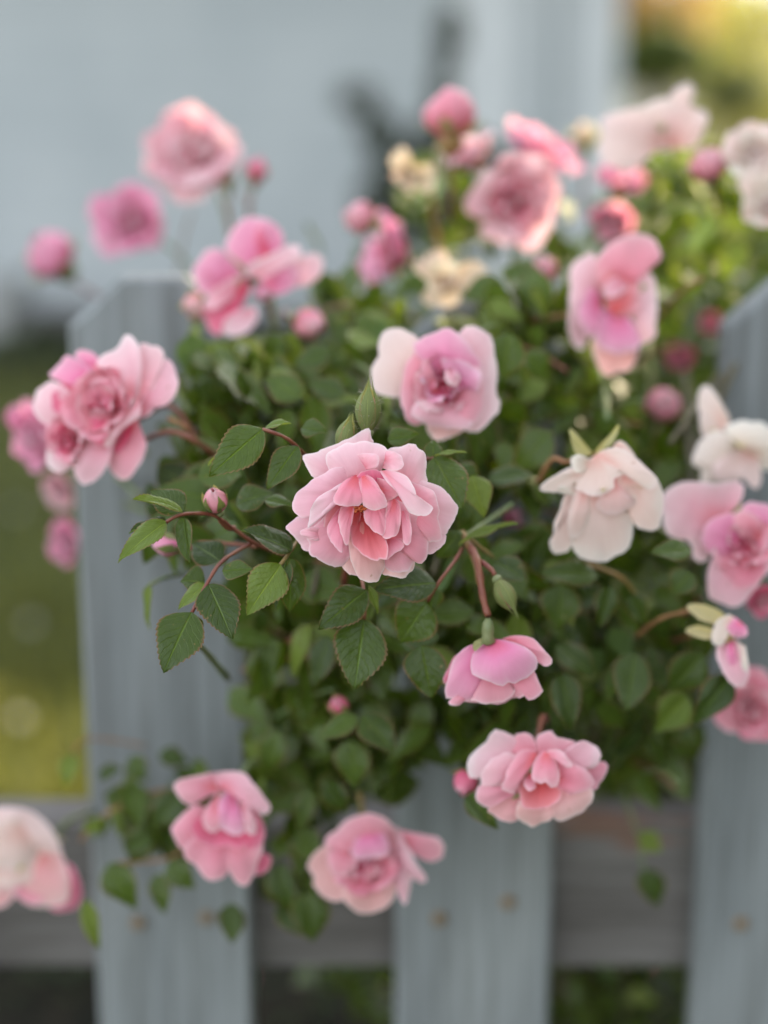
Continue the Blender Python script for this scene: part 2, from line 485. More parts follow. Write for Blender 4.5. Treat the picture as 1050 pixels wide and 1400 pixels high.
def bud(px, py, z, ln, facing, label, mat='pink', openness=0.0, sep=M_SEPAL, stalk=None, smat=M_STEMR, name='rose_bud', swell=1.0, cover=0.85, hairs=0):
    """ovoid bud: furled petals partly wrapped in five sepals, over a hip and stalk"""
    c = P(px, py, z)
    root = empty(name, c)
    root['cx'] = px; root['cy'] = py
    tag(root, label, 'rose bud', BUD_GROUP)
    f = dirc(*facing)
    L = ln / FPX * z
    r = L * 0.30 * swell
    M = Matrix.Translation(-f * L * 0.45) @ frame_from(f, ru(0, 6))
    hr = r * 0.55
    lathe('hip', [(hr * .35, -hr * 1.3), (hr * .95, -hr * .8), (hr * 1.05, -hr * .2), (hr * .8, 0.1 * hr)], M_HIP if sep is not M_SEPALY else M_STEMO, root, M)
    # furled petals: overlapping wrapped shells
    for k in range(5):
        an0 = 2 * math.pi * k / 5 + ru(-.2, .2)
        V = []; UV = []; F = []
        nv, nu = 9, 9
        top = L * (0.95 + 0.06 * R() - 0.03 * k) * (1 - 0.1 * openness)
        for j in range(nv + 1):
            t = j / nv
            rr = r * math.sin(math.pi * (0.10 + 0.885 * t * (1 - 0.16 * openness))) ** 0.8 * (1.0 + 0.03 * k) * (.84 if cover > 1 else 1)
            for i in range(nu + 1):
                u = -1 + 2 * i / nu
                hh = top * (t - 0.07 * t * t * u * u * 2)
                an = an0 + u * 1.1
                lift = (1 + 0.10 * max(0, u) * t + openness * 0.25 * t * t * max(0, u))
                V.append(M @ Vector((rr * lift * math.cos(an), rr * lift * math.sin(an), hh)))
                UV.append(((u + 1) / 2, 0.2 + 0.8 * t))
        for j in range(nv):
            for i in range(nu):
                q = j * (nu + 1) + i
                F.append((q, q + 1, q + nu + 2, q + nu + 1))
        mesh_obj('petal', V, F, m_(mat), root, UV)
    for k in range(5):
        an0 = 2 * math.pi * k / 5
        V = []; UV = []; F = []
        nv, nu = 9, 4
        Ls = L * cover * ru(1.0, 1.2)
        open_ = openness * ru(.5, 1.3)
        for j in range(nv + 1):
            t = j / nv
            tt = min(1, t * Ls / L)
            rr = r * 1.07 * math.sin(math.pi * (0.10 + 0.80 * tt)) ** 0.8 + open_ * L * 0.5 * t * t + 0.0003
            if cover > 1: rr *= 1 - .72 * t ** 5
            wd = (0.62 if cover < 1 else .84 * (1 + .12 * math.sin(k * 7))) * (1 - t) ** (0.7 if cover < 1 else .5) * (1 if t < .7 else 0.8)
            for i in range(nu + 1):
                u = -1 + 2 * i / nu
                an = an0 + u * wd
                V.append(M @ Vector((rr * math.cos(an), rr * math.sin(an), t * Ls * (1 - 0.35 * open_))))
                UV.append(((u + 1) / 2, t))
        for j in range(nv):
            for i in range(nu):
                q = j * (nu + 1) + i
                F.append((q, q + 1, q + nu + 2, q + nu + 1))
        mesh_obj('sepal', V, F, sep, root, UV)
    for _ in range(hairs):
        an = ru(0, 6.28); t = ru(.05, .95)
        rr = r * 1.08 * math.sin(math.pi * (0.10 + 0.80 * t)) ** 0.8
        q = M @ Vector((rr * math.cos(an), rr * math.sin(an), t * L)); e = M @ Vector(((rr + L * .13) * math.cos(an + ru(-.3, .3)), (rr + L * .13) * math.sin(an), t * L + ru(-.02, .12) * L))
        tube('hair', [q, q.lerp(e, .5) + Vector((0, 0, .0002)), e], .00006, .00004, M_HAIR, root, 3, sub=2)
    p0 = -f * (L * 0.45 + hr * 1.2)
    if stalk is None:
        end = p0 - f * 0.02 + Vector((0, 0.03, -0.03))
    else:
        end = P(*stalk) - c
    mid = p0.lerp(end, .5) - f * 0.003
    tube('stalk', [p0, p0 - f * L * .2, mid, end], 0.0009, 0.0012, smat, root)
    return root

def traced_rose(cx, cy, z, scale, ox, oy, petals, label, name='rose', cat='rose', group=ROSE_GROUP, facing=(0, 0, 1), r=0.028, ns=26, ntt=8,
                behind=9, stem_to=None, sep=M_SEPAL, smat=M_STEMG, tilt=(0, 0), under=True, spread=1.9):
    root = empty(name, P(cx, cy, z))
    root['cx'] = cx; root['cy'] = cy
    tag(root, label, cat, group)
    for e in petals:
        mat, d0, d1, bulge, cup, curl, pts = e
        pts = [(ox + x / scale, oy + y / scale) for x, y in pts]
        sep_ = mat in ('sepal', 'sepaly')
        shaped_petal(root, pts, z, d0, d1, bulge, cup, curl, {'sepal': M_SEPAL, 'sepaly': M_SEPALY}.get(mat, mat), ns, ntt,
                     name='sepal' if sep_ else 'petal', tilt=tilt)
    if under:
        f = dirc(*facing)
        under_flower(root, P(cx, cy, z + behind / 1000), f, r, stem_to, sep, smat, spread)
    return root

# ------------------------------------------------------------------ setting
def on_y(px, py, y):
    d = P(px, py, 1.0) - CAM
    return CAM + d * (y / d.y)

def on_ground(px, py, h=0.0):
    d = P(px, py, 1.0) - CAM
    return CAM + d * ((h - CAM.z) / d.z)

def box(x0, x1, y0, y1, z0, z1, bev=0.0):
    b = bev
    V = []
    for z in (z0, z1):
        V += [(x0 + b, y0, z), (x1 - b, y0, z), (x1, y0 + b, z), (x1, y1 - b, z), (x1 - b, y1, z), (x0 + b, y1, z), (x0, y1 - b, z), (x0, y0 + b, z)] if b else \
             [(x0, y0, z), (x1, y0, z), (x1, y1, z), (x0, y1, z)]
    n = len(V) // 2
    F = [tuple(range(n))[::-1], tuple(range(n, 2 * n))] + [(k, (k + 1) % n, (k + 1) % n + n, k + n) for k in range(n)]
    return V, F

def grass_mat():
    m, t, b = newmat('lawn_grass')
    geo = N(t, 'ShaderNodeNewGeometry')
    n1 = N(t, 'ShaderNodeTexNoise'); n1.inputs['Scale'].default_value = 0.9; n1.inputs['Detail'].default_value = 4
    n2 = N(t, 'ShaderNodeTexNoise'); n2.inputs['Scale'].default_value = 14; n2.inputs['Detail'].default_value = 5
    t.links.new(geo.outputs['Position'], n1.inputs[0]); t.links.new(geo.outputs['Position'], n2.inputs[0])
    a = ramp(t, n1.outputs[0], [(0.36, (0.030, 0.045, 0.018)), (0.52, (0.060, 0.078, 0.028)), (0.7, (0.105, 0.118, 0.04))])
    c = ramp(t, n2.outputs[0], [(0.3, (0.55, 0.6, 0.5)), (0.7, (1.2, 1.15, 1.1))])
    c = mixc(t, 1.0, a, c, 'MULTIPLY')
    t.links.new(c, b.inputs['Base Color'])
    b.inputs['Roughness'].default_value = 0.9
    b.inputs['Specular IOR Level'].default_value = 0.15
    bp = N(t, 'ShaderNodeBump'); bp.inputs['Strength'].default_value = 0.8; bp.inputs['Distance'].default_value = 0.03
    t.links.new(n2.outputs[0], bp.inputs['Height']); t.links.new(bp.outputs[0], b.inputs['Normal'])
    return m
M_GRASS = grass_mat()
nx, ny = 60, 80
V = []; F = []
for j in range(ny + 1):
    y = -8 + 140 * (j / ny) ** 2
    for i in range(nx + 1):
        x = (-1 + 2 * i / nx); x = 70 * x * abs(x) + x * 3
        V.append((x, y, 0.03 * mnoise.noise(Vector((x * .4, y * .4, 0))) - (0.03)))
for j in range(ny):
    for i in range(nx):
        q = j * (nx + 1) + i
        F.append((q, q + 1, q + nx + 2, q + nx + 1))
g = mesh_obj('lawn', V, F, M_GRASS); g['kind'] = 'structure'

# soil bed along the garage and under the fence
M_SOIL = flat_mat('bed_mulch', (0.004, 0.005, 0.003), (0.017, 0.014, 0.009), 25, 0.95, 0.9)
V = []; F = []
def patch(x0, x1, y0, y1, h, n=30, m=10):
    o = len(V)
    for j in range(m + 1):
        for i in range(n + 1):
            x = x0 + (x1 - x0) * i / n; y = y0 + (y1 - y0) * j / m
            ed = min(i, n - i, j, m - j) > 0
            V.append((x + 0.08 * mnoise.noise(Vector((x, y, 3))), y + 0.1 * mnoise.noise(Vector((x, y, 9))), h + (0.035 * mnoise.noise(Vector((x * 4, y * 4, 0))) + .015 if ed else -0.06)))
    for j in range(m):
        for i in range(n):
            q = o + j * (n + 1) + i
            F.append((q, q + 1, q + n + 2, q + n + 1))
patch(-8, 1.3, 8.5, 10.05, 0.045)
patch(-1.6, 2.2, 0.75, 2.28, 0.035, 70, 34)
s = mesh_obj('garden_bed_ground', V, F, M_SOIL); s['kind'] = 'structure'

random.seed(9)
for k in range(16):
    x = ru(-.45, -.02) if k % 2 else ru(.12, .5); y = ru(1.9, 2.25)
    V = []; F = []; UV = []
    for j in range(5):
        for i in range(5):
            u = -1 + i / 2; v = j / 4
            V.append((u * .010 * math.sin(math.pi * (.15 + .7 * v)), v * .022 - .011, .004 * u * u + .003 * math.sin(v * 3) + .002)); UV.append((i / 4, v))
    for j in range(4):
        for i in range(4): F.append((j * 5 + i, j * 5 + i + 1, j * 5 + i + 6, j * 5 + i + 5))
    o = mesh_obj('fallen_petal', V, F, MP['mauve' if k % 3 else 'pink'], None, UV, loc=Vector((x, y, .062)))
    o.rotation_euler = (ru(-.3, .3), ru(-.3, .3), ru(0, 6))
    tag(o, ('faded mauve' if k % 3 else 'salmon pink') + ' petal lying on the dark mulch ' + ('left' if x < .1 else 'right') + ' of the middle picket', 'petal', 'fallen ' + ('mauve' if k % 3 else 'salmon') + ' petals ' + ('left' if x < .1 else 'right') + ' of the middle picket')

# grass blades behind the fence, dense enough to give the lawn a pile
V = []; F = []
random.seed(11)
for _ in range(26000):
    y = 1.2 + 7.2 * R() ** 1.4
    x = ru(-.30, .30) * y - 0.1 - (0.3 if y < 4 else 0)
    if y < 2.3: continue
    h = ru(.03, .085) * (1 + .4 * mnoise.noise(Vector((x, y, 5)))); a = ru(0, 6.28); ww = 0.0035
    dx, dy = math.cos(a) * ww, math.sin(a) * ww
    lx_, ly_ = ru(-.03, .03), ru(-.03, .03)
    o = len(V)
    V += [(x - dx, y - dy, -.03), (x + dx, y + dy, -.03), (x + lx_ * .5 + dx * .8, y + ly_ * .5 + dy * .8, h * .6), (x + lx_, y + ly_, h)]
    F += [(o, o + 1, o + 2), (o, o + 2, o + 3)]
gb = mesh_obj('grass', V, F, leaf_mat('grass_blade', (0.055, 0.066, 0.022), (0.135, 0.135, 0.040), (0.135, 0.135, 0.040), edge=(.09, .10, .035), transl=0.2))
tag(gb, 'green grass growing on the lawn behind the picket fence', 'grass', kind='stuff')

# white clover flowers on the lawn
M_CLOVER = flat_mat('clover_white', (0.6, 0.58, 0.5), (0.8, 0.78, 0.72), 200, 0.8)
clab = ['white clover flower low on the lawn, the lower of two left of the picket', 'white clover flower on the lawn, the upper of two left of the picket',
        'white clover flower on the far grass by the left edge']
for (px, py, lb) in ((28, 985, clab[0]), (42, 855, clab[1]), (22, 700, clab[2])):
    p = on_ground(px, py, 0.07)
    root = empty('clover_flower', Vector((p.x, p.y, 0)))
    tag(root, lb, 'flower', 'clover flowers in the lawn')
    V = []; F = []
    for k in range(60):
        d = Vector((ru(-1, 1), ru(-1, 1), ru(-.7, 1))).normalized()
        q = Vector((0, 0, .075)) + d * 0.006
        a = d.orthogonal().normalized() * .0022
        o = len(V); V += [q - a, q + a, q + d * .008]; F.append((o, o + 1, o + 2))
    mesh_obj('floret_head', V, F, M_CLOVER, root)
    tube('stem', [Vector((0, 0, -.02)), Vector((0.004, 0, .04)), Vector((0, 0, .075))], .0012, .001, M_STEMG, root)

# ---------------------------------------------------------------- picket fence
def paint_mat(name, c1, c2, wood, peel, axis_z=True):
    m, t, b = newmat(name)
    tc = N(t, 'ShaderNodeTexCoord'); oi = N(t, 'ShaderNodeObjectInfo')
    off = N(t, 'ShaderNodeVectorMath', operation='ADD')
    t.links.new(tc.outputs['Object'], off.inputs[0]); 
    mu = math_(t, 'MULTIPLY', oi.outputs['Random'], 40)
    t.links.new(mu, off.inputs[1])
    mp = N(t, 'ShaderNodeMapping'); mp.inputs['Scale'].default_value = (1, 1, 0.04) if axis_z else (0.06, 1, 1)
    t.links.new(off.outputs[0], mp.inputs[0])
    gr = N(t, 'ShaderNodeTexNoise'); gr.inputs['Scale'].default_value = 260; gr.inputs['Detail'].default_value = 6
    t.links.new(mp.outputs[0], gr.inputs[0])
    bl = N(t, 'ShaderNodeTexNoise'); bl.inputs['Scale'].default_value = 14; bl.inputs['Detail'].default_value = 6
    mp2 = N(t, 'ShaderNodeMapping'); mp2.inputs['Scale'].default_value = (1, 1, 0.3) if axis_z else (0.3, 1, 1.2)
    t.links.new(off.outputs[0], mp2.inputs[0]); t.links.new(mp2.outputs[0], bl.inputs[0])
    c = ramp(t, bl.outputs[0], [(0.3, c1), (0.7, c2)])
    g2 = ramp(t, gr.outputs[0], [(0.33, (0.70, 0.69, 0.67)), (0.6, (1.05, 1.05, 1.05))])
    c = mixc(t, 1.0, c, g2, 'MULTIPLY')
    pm = ramp(t, math_(t, 'ADD', math_(t, 'MULTIPLY', bl.outputs[0], 0.75), math_(t, 'MULTIPLY', gr.outputs[0], 0.25)), [(peel, (0, 0, 0)), (peel + 0.03, (1, 1, 1))])
    c = mixc(t, pm, c, wood)
    t.links.new(c, b.inputs['Base Color'])
    b.inputs['Roughness'].default_value = 0.75
    b.inputs['Specular IOR Level'].default_value = 0.25
    bp = N(t, 'ShaderNodeBump'); bp.inputs['Strength'].default_value = 0.5; bp.inputs['Distance'].default_value = 0.0012
    t.links.new(math_(t, 'SUBTRACT', gr.outputs[0], pm), bp.inputs['Height']); t.links.new(bp.outputs[0], b.inputs['Normal'])
    return m
M_PICKET = paint_mat('weathered_white_paint', (0.170, 0.184, 0.188), (0.250, 0.262, 0.258), (0.15, 0.125, 0.09), 0.665)
M_RAIL = paint_mat('peeling_rail_paint', (0.105, 0.094, 0.086), (0.185, 0.172, 0.162), (0.17, 0.095, 0.065), 0.565, False)
M_NAIL = flat_mat('rusty_nail', (0.16, 0.11, 0.06), (0.24, 0.15, 0.07), 400, 0.7)

YF = 0.836
fence = empty('picket_fence', Vector((0, YF, 0)))
tag(fence, 'weathered pale grey picket fence with dog-eared boards behind the pink roses', 'fence')
fo = Vector((0, YF, 0))
random.seed(5)
for k in range(-3, 6):
    x0 = -0.165 + 0.1715 * k; x1 = x0 + 0.089
    top = 1.072 + (0 if k in (0, 2) else -0.012)
    e, eh, b = 0.028, 0.025, 0.0025
    # outline of a dog-eared board, bevelled slightly all round
    out = [(x0, 0.05), (x1, 0.05), (x1, top - eh), (x1 - e, top), (x0 + e, top), (x0, top - eh)]
    cx_, cz_ = (x0 + x1) / 2, 0.6
    V = []
    for (yy, ins) in ((0.0, b), (b, 0), (0.019 - b, 0), (0.019, b)):
        for (x, z) in out:
            V.append((x + (ins if x < cx_ else -ins), yy, z + (ins if z < cz_ else -ins)))
    n = 6
    F = [tuple(range(n)), tuple(range(3 * n, 4 * n))[::-1]]
    for j in range(3):
        for i in range(n):
            i2 = (i + 1) % n
            F.append((j * n + i, (j + 1) * n + i, (j + 1) * n + i2, j * n + i2))
    pk = mesh_obj('picket', V, F, M_PICKET, fence, smooth=False)
    pk.rotation_euler = (0, 0, ru(-.02, .02) * 0.3)
    for zz in (0.715, 0.27):
        for fx in (0.28, 0.72):
            q = Matrix.Translation(Vector((x0 + 0.089 * fx, -0.0012, zz + ru(-.008, .008)))) @ Matrix.Rotation(math.radians(90), 4, 'X')
            lathe('nail', [(0.0016, -0.001), (0.0042, 0.0), (0.0038, 0.0008), (0.001, 0.0012)], M_NAIL, pk, q, 10)
for zc in (0.713, 0.27):
    V, F = box(-1.2, 1.6, 0.0205, 0.0585, zc - .0445, zc + .0445, 0.003)
    mesh_obj('rail', V, F, M_RAIL, fence, smooth=False)
for xx in (-1.24, 1.64):
    V, F = box(xx - .045, xx + .045, 0.0, 0.09, 0, 1.12, 0.004)
    mesh_obj('post', V, F, M_PICKET, fence, smooth=False)

# ---------------------------------------------------------------- garage behind
M_SIDING = flat_mat('garage_siding_paint', (0.36, 0.385, 0.385), (0.42, 0.44, 0.435), 1.3, 0.7, 0.1)
M_TRIM = flat_mat('garage_trim_paint', (0.52, 0.53, 0.52), (0.57, 0.58, 0.57), 3, 0.6, 0.1)
M_ROOF = flat_mat('roof_shingle', (0.06, 0.055, 0.05), (0.12, 0.11, 0.10), 8, 0.9)
M_CONC = flat_mat('concrete', (0.16, 0.155, 0.145), (0.24, 0.235, 0.22), 12, 0.9)
GX = on_y(846, 100, 10).x
gar = empty('garage', Vector((0, 10, 0)))
tag(gar, 'pale blue-grey garage with lap siding standing behind the fence', 'garage')
for k in range(15):
    z0 = 0.14 + k * 0.18
    V = [(-9, 0.0, z0), (GX - .26, 0.0, z0), (GX - .26, 0.005, z0 + .18), (-9, 0.005, z0 + .18), (-9, .03, z0), (GX - .26, .03, z0)]
    F = [(0, 1, 2, 3), (0, 4, 5, 1), (1, 5, 2), (0, 3, 4)]
    mesh_obj('siding_board', V, F, M_SIDING, gar, smooth=False)
V, F = box(-9, GX - .01, .031, 6, 0.0, 2.9); mesh_obj('wall', V, F, M_SIDING, gar, smooth=False)
V, F = box(GX - .26, GX, -.012, .03, 0.12, 2.84); mesh_obj('corner_board', V, F, M_TRIM, gar, smooth=False)
V, F = box(GX - .98, GX - .60, -.02, .0, 0.14, 2.84, .002); mesh_obj('trim_board', V, F, M_TRIM, gar, smooth=False)
V, F = box(GX - .46, GX - .40, -.05, -.005, 0.3, 2.84, .01); mesh_obj('downpipe', V, F, M_TRIM, gar, smooth=False)
V, F = box(-9.02, GX - .03, -.02, .028, -.1, 0.135); mesh_obj('foundation', V, F, M_CONC, gar, smooth=False)
V = [(-9.4, -.5, 2.72), (GX + .4, -.5, 2.72), (GX + .4, 6.4, 2.72), (-9.4, 6.4, 2.72), (-9.4, 3, 4.5), (GX + .4, 3, 4.5)]
F = [(0, 1, 5, 4), (2, 3, 4, 5), (0, 4, 3), (1, 2, 5), (3, 2, 1, 0)]
mesh_obj('roof', V, F, M_ROOF, gar, smooth=False)
p = on_ground(12, 470)
V, F = box(p.x - .55, p.x + .06, 9.0, 9.6, 0, .38, .02)
tag(mesh_obj('stone_step', V, F, flat_mat('pale_stone', (.3, .3, .29), (.4, .4, .38), 9, .9), smooth=False), 'pale stone step in the bed at the foot of the garage', 'step')

# ---------------------------------------------------------------- leafy masses in the distance
def leaf_cloud(name, blobs, size, n, mat, parent, origin, up=0.3):
    """small leaf faces spread through the volume of several ellipsoids"""
    V = []; F = []; UV = []
    vols = [bx[3] * bx[4] * bx[5] for bx in blobs]
    for _ in range(n):
        bx = random.choices(blobs, vols)[0]
        while True:
            d = Vector((ru(-1, 1), ru(-1, 1), ru(-1, 1)))
            if 0.02 < d.length < 1: break
        d = d * (d.length ** -0.45)
        d = d * (1 + .25 * mnoise.noise(d * 2.2 + Vector(bx[:3])))
        c = Vector(bx[:3]) + Vector((d.x * bx[3], d.y * bx[4], d.z * bx[5])) - origin
        nrm = (d.normalized() + Vector((ru(-1, 1), ru(-1, 1), ru(-1, 1))) * .9 + Vector((0, 0, up))).normalized()
        a = nrm.orthogonal().normalized(); a = Matrix.Rotation(ru(0, 6.28), 3, nrm) @ a
        b = nrm.cross(a); s = size * ru(.6, 1.3)
        o = len(V)
        V += [c - a * s, c - b * s * .45 + nrm * s * .12, c + a * s, c + b * s * .45 + nrm * s * .12]
        UV += [(.5, 0), (1, .5), (.5, 1), (0, .5)]
        F.append((o, o + 1, o + 2, o + 3))
    return mesh_obj(name, V, F, mat, parent, UV, smooth=False)

def blob_mat(name, a, b, tr=0.25):
    return leaf_mat(name, a, b, tuple(x * 1.2 for x in b), transl=tr, gloss=0.55)

random.seed(21)
def tree(label, px, py, y, rx, rz, mat, name='broadleaf_tree', n=2600, cat='tree', size=.07, group='trees beyond the garage', low=True):
    c = on_y(px, py, y)
    root = empty(name, Vector((c.x, y, 0)))
    tag(root, label, cat, group)
    org = root.location
    bl = [(c.x, y, c.z, rx, rx, rz)]
    for _ in range(7):
        an = ru(0, 6.28)
        bl.append((c.x + math.cos(an) * rx * .7, y + math.sin(an) * rx * .6, c.z + ru(-.7, .7) * rz, rx * .45, rx * .45, rz * .4))
    leaf_cloud('crown', bl, size, n, mat, root, org)
    tr_ = tube('trunk', [Vector((0, 0, -.1)), Vector((.05, 0, c.z * .5)), Vector((0, 0, c.z + rz * .5))], .04 + .03 * rx, .02, M_CANE, root)
    for k in range(4):
        an = ru(0, 6.28)
        tube('limb', [Vector((0, 0, c.z * ru(.5, .8))), Vector((math.cos(an) * rx * .4, math.sin(an) * rx * .4, c.z)), Vector((math.cos(an) * rx * .7, math.sin(an) * rx * .7, c.z + rz * .4))], .03, .01, M_CANE, root)
    return root

tree('dark olive-green tree just right of the garage corner', 905, 74, 17, .5, .30, blob_mat('olive_leaf', (.035, .055, .008), (.07, .10, .015)), n=3500)
tree('ochre-leaved tree at the garage corner near the top edge', 880, 18, 19, .8, .50, blob_mat('ochre_leaf', (.19, .115, .035), (.27, .17, .055)), n=2200)
tree('yellow-green tree in the sunlit top right corner', 1050, 90, 22, 1.2, 1.3, blob_mat('yellow_leaf', (.14, .155, .045), (.27, .25, .09)), n=4500)
tree('pale yellow-green tree between the olive tree and the right edge', 960, 40, 25, .8, .7, blob_mat('pale_leaf', (.30, .28, .12), (.40, .36, .18)), n=2600)
tree('grey-green tree low in the top right corner beside the yellow-green one', 1010, 120, 18, .42, .30, blob_mat('grey_green_leaf', (.10, .13, .05), (.20, .20, .09)), n=1800)
# clipped hedge below them
c0 = on_y(850, 160, 15.5); c1 = on_y(1080, 160, 15.5)
hd = empty('hedge', Vector((c0.x, 15.5, 0)))
tag(hd, 'olive-green hedge below the trees at the upper right', 'hedge')
bl = []
for i in range(9):
    x = c0.x - .4 + (c1.x - c0.x + 1.2) * i / 8
    bl.append((x, 15.5, .45 + .05 * math.sin(i * 2), .42, .4, .62 + .08 * math.sin(i * 3)))
leaf_cloud('leaves', bl, .06, 5200, blob_mat('hedge_leaf', (.10, .13, .015), (.17, .19, .03)), hd, hd.location)
tube('trunk', [Vector((.6, 0, -.1)), Vector((.6, 0, .7))], .04, .02, M_CANE, hd)
# pale house far behind the trees
M_FARW = flat_mat('far_house_render', (.42, .38, .30), (.50, .46, .38), 1, .8)
hx0 = on_y(925, 100, 34).x; hx1 = on_y(1035, 100, 34).x
fh = empty('far_house', Vector((hx0, 34, 0)))
tag(fh, 'pale far-off house glimpsed between the trees at upper right', 'house')
V, F = box(-.8, hx1 - hx0 + 3, 0, 5, 0, 2.3); mesh_obj('wall', V, F, M_FARW, fh, smooth=False)
V, F = box(1.1, 1.9, -.03, -.003, .9, 1.7); mesh_obj('window', V, F, flat_mat('far_glass', (.05, .06, .07), (.08, .09, .1), 2, .2), fh, smooth=False)
V = [(-1.1, -.4, 2.3), (hx1 - hx0 + 3.4, -.4, 2.3), (hx1 - hx0 + 3.4, 5.4, 2.3), (-1.1, 5.4, 2.3), (-1.1, 2.5, 4.2), (hx1 - hx0 + 3.4, 2.5, 4.2)]
mesh_obj('roof', V, [(0, 1, 5, 4), (2, 3, 4, 5), (0, 4, 3), (1, 2, 5)], flat_mat('far_roof', (.22, .20, .18), (.30, .28, .26), 4, .9), fh, smooth=False)

# young dark tree in front of the garage wall
YT = 7.2
bx_ = on_y(600, 200, YT)
yt = empty('young_tree', Vector((bx_.x, YT, 0)))
tag(yt, 'slim dark-leaved young tree standing against the pale garage wall', 'tree')
def W3(px, py): 
    q = on_y(px, py, YT); return (q.x, q.y, q.z)
k_ = YT / FPX
bl = []
for px, py, rx, rz in ((615, 45, 20, 42), (607, 120, 18, 50), (598, 190, 40, 35), (490, 135, 32, 18), (520, 180, 32, 28), (550, 230, 50, 32), (640, 215, 60, 26), (710, 225, 45, 20), (520, 280, 40, 40), (600, 300, 90, 50)):
    bl.append((*W3(px, py), rx * k_, .13, rz * k_))
leaf_cloud('crown', bl, .030, 2600, blob_mat('young_tree_leaf', (.020, .028, .014), (.035, .046, .024), .1), yt, yt.location)
t0 = Vector(W3(600, 240)) - yt.location
tube('trunk', [Vector((0, 0, -.1)), Vector((0.01, 0, t0.z * .6)), t0, Vector(W3(612, 20)) - yt.location], .025, .006, M_CANE, yt)
tube('limb', [Vector((0, 0, t0.z - .25)), Vector(W3(550, 215)) - yt.location, Vector(W3(485, 130)) - yt.location], .014, .004, M_CANE, yt)
tube('limb', [Vector((0, 0, t0.z - .15)), Vector(W3(650, 225)) - yt.location, Vector(W3(730, 210)) - yt.location], .014, .004, M_CANE, yt)

gc = empty('low_weeds', Vector((0, 2.1, 0)))
gcl = leaf_cloud('leaves', [(-.45 + .17 * i, 2.02 + .12 * math.sin(i * 2.1), .03, .10, .12, .045) for i in range(8)], .014, 1500, blob_mat('weed_leaf', (.014, .03, .008), (.035, .06, .018)), gc, gc.location)
tube('stem', [Vector((0, 0, -.01)), Vector((.01, 0, .05))], .002, .001, M_STEMG, gc)
tag(gc, 'low dark weeds growing on the mulch behind the fence, under the rail', 'weeds')
# low plants in the bed by the garage
bedp = empty('bed_shrub', Vector((-2.2, 8.2, 0)))
tag(bedp, 'low dark shrub in the bed at the foot of the garage wall', 'shrub')
leaf_cloud('leaves', [(-1.9, 8.15, .08, .34, .3, .13), (-1.45, 8.2, .06, .3, .3, .12), (-2.5, 7.9, .05, .5, .3, .10)], .03, 1300, blob_mat('bed_leaf', (.03, .045, .02), (.055, .07, .03)), bedp, bedp.location)
tube('stem', [Vector((.2, 0, -.05)), Vector((.25, 0, .15))], .012, .006, M_CANE, bedp)

# leafy sun blocker added out of frame; cut holes let chosen dapples through
HX = 4.8
holes = []
SUNNY = [(895 + 30 * i + 12 * (j % 2), 236 + 24 * j, .93 + .03 * (i % 3)) for i in range(6) for j in range(5) if (i + j * 2) % 4 != 3]
def hole(p, r): 
    t = (HX - p.x) / SUN.x
    q = p + SUN * t
    holes.append((q.y, q.z, r))
for px, py, z, r in ((745, 215, .87, .024), (700, 205, .87, .014), (650, 205, .88, .024), (620, 235, .9, .014), (560, 215, .88, .022), (840, 210, .84, .030), (890, 165, .85, .014),
                     (930, 262, 1.0, .04), (975, 300, 1.0, .03), (1015, 262, .97, .035), (870, 255, .98, .018), (610, 290, .93, .026), (1040, 320, .98, .03), (905, 300, .93, .022),
                     (590, 370, .84, .016), (1050, 370, .84, .02), (640, 185, .9, .014), (800, 190, 1.0, .02), (270, 160, .95, .024), (575, 250, .95, .03), (1000, 330, .9, .02), (950, 350, .95, .02)):
    hole(P(px, py, z), r)
for px, py, z in SUNNY: hole(P(px, py, z), .024)
for i in range(9):
    for j in range(7):
        q = Vector((-1.02 + .58 * i / 8 + .02 * math.sin(j * 2), 2.60 + .36 * j / 6 + .03 * math.sin(i * 1.7), 0))
        holes.append(((q + SUN * ((HX - q.x) / SUN.x)).y, (q + SUN * ((HX - q.x) / SUN.x)).z, .07))
th = empty('tall_hedge', Vector((HX, 5, 0)))
tag(th, 'tall dense hedge along the sunny side of the garden', 'hedge')
shade_pts = []
for px, py, z in ((145, 565, .70), (100, 540, .70), (190, 540, .70), (372, 358, .80), (340, 372, .80), (598, 522, .685), (491, 695, .60)):
    q = P(px, py, z); q = q + SUN * ((HX - q.x) / SUN.x); shade_pts.append((q.y, q.z))
holes = [h for h in holes if all((h[0] - a) ** 2 + (h[1] - b) ** 2 > (h[2] + .022) ** 2 for a, b in shade_pts)]
V = []; F = []
cell = 0.02
y0_, y1_, zt = -6.0, 15.4, 5.6
nz = int(zt / cell)
def topz(y): return 5.1 + .45 * mnoise.noise(Vector((y * .7, 0, 0)))
for j in range(nz):
    z = j * cell
    cuts = []
    for (hy, hz, r) in holes:
        dz = z + cell / 2 - hz
        if abs(dz) < r:
            hwid = math.sqrt(r * r - dz * dz) / 1.0
            cuts.append((hy - hwid, hy + hwid))
    runs = [(y0_, y1_)]
    for a, b in cuts:
        nr = []
        for s_, e_ in runs:
            if b <= s_ or a >= e_: nr.append((s_, e_)); continue
            if a > s_: nr.append((s_, a))
            if b < e_: nr.append((b, e_))
        runs = nr
    if z > 4.7: runs = [(s_, e_) for s_, e_ in runs if topz((s_ + e_) / 2) > z]
    for s_, e_ in runs:
        o = len(V)
        V += [(0, s_ - 5, z), (0, e_ - 5, z), (0, e_ - 5, z + cell), (0, s_ - 5, z + cell)]
        F.append((o, o + 1, o + 2, o + 3))
mesh_obj('leaf_core', V, F, blob_mat('tall_hedge_leaf', (.03, .05, .015), (.06, .09, .02), 0.0), th, smooth=False)  # holed sheet that does the blocking; the leaves only dress it
V = []; F = []
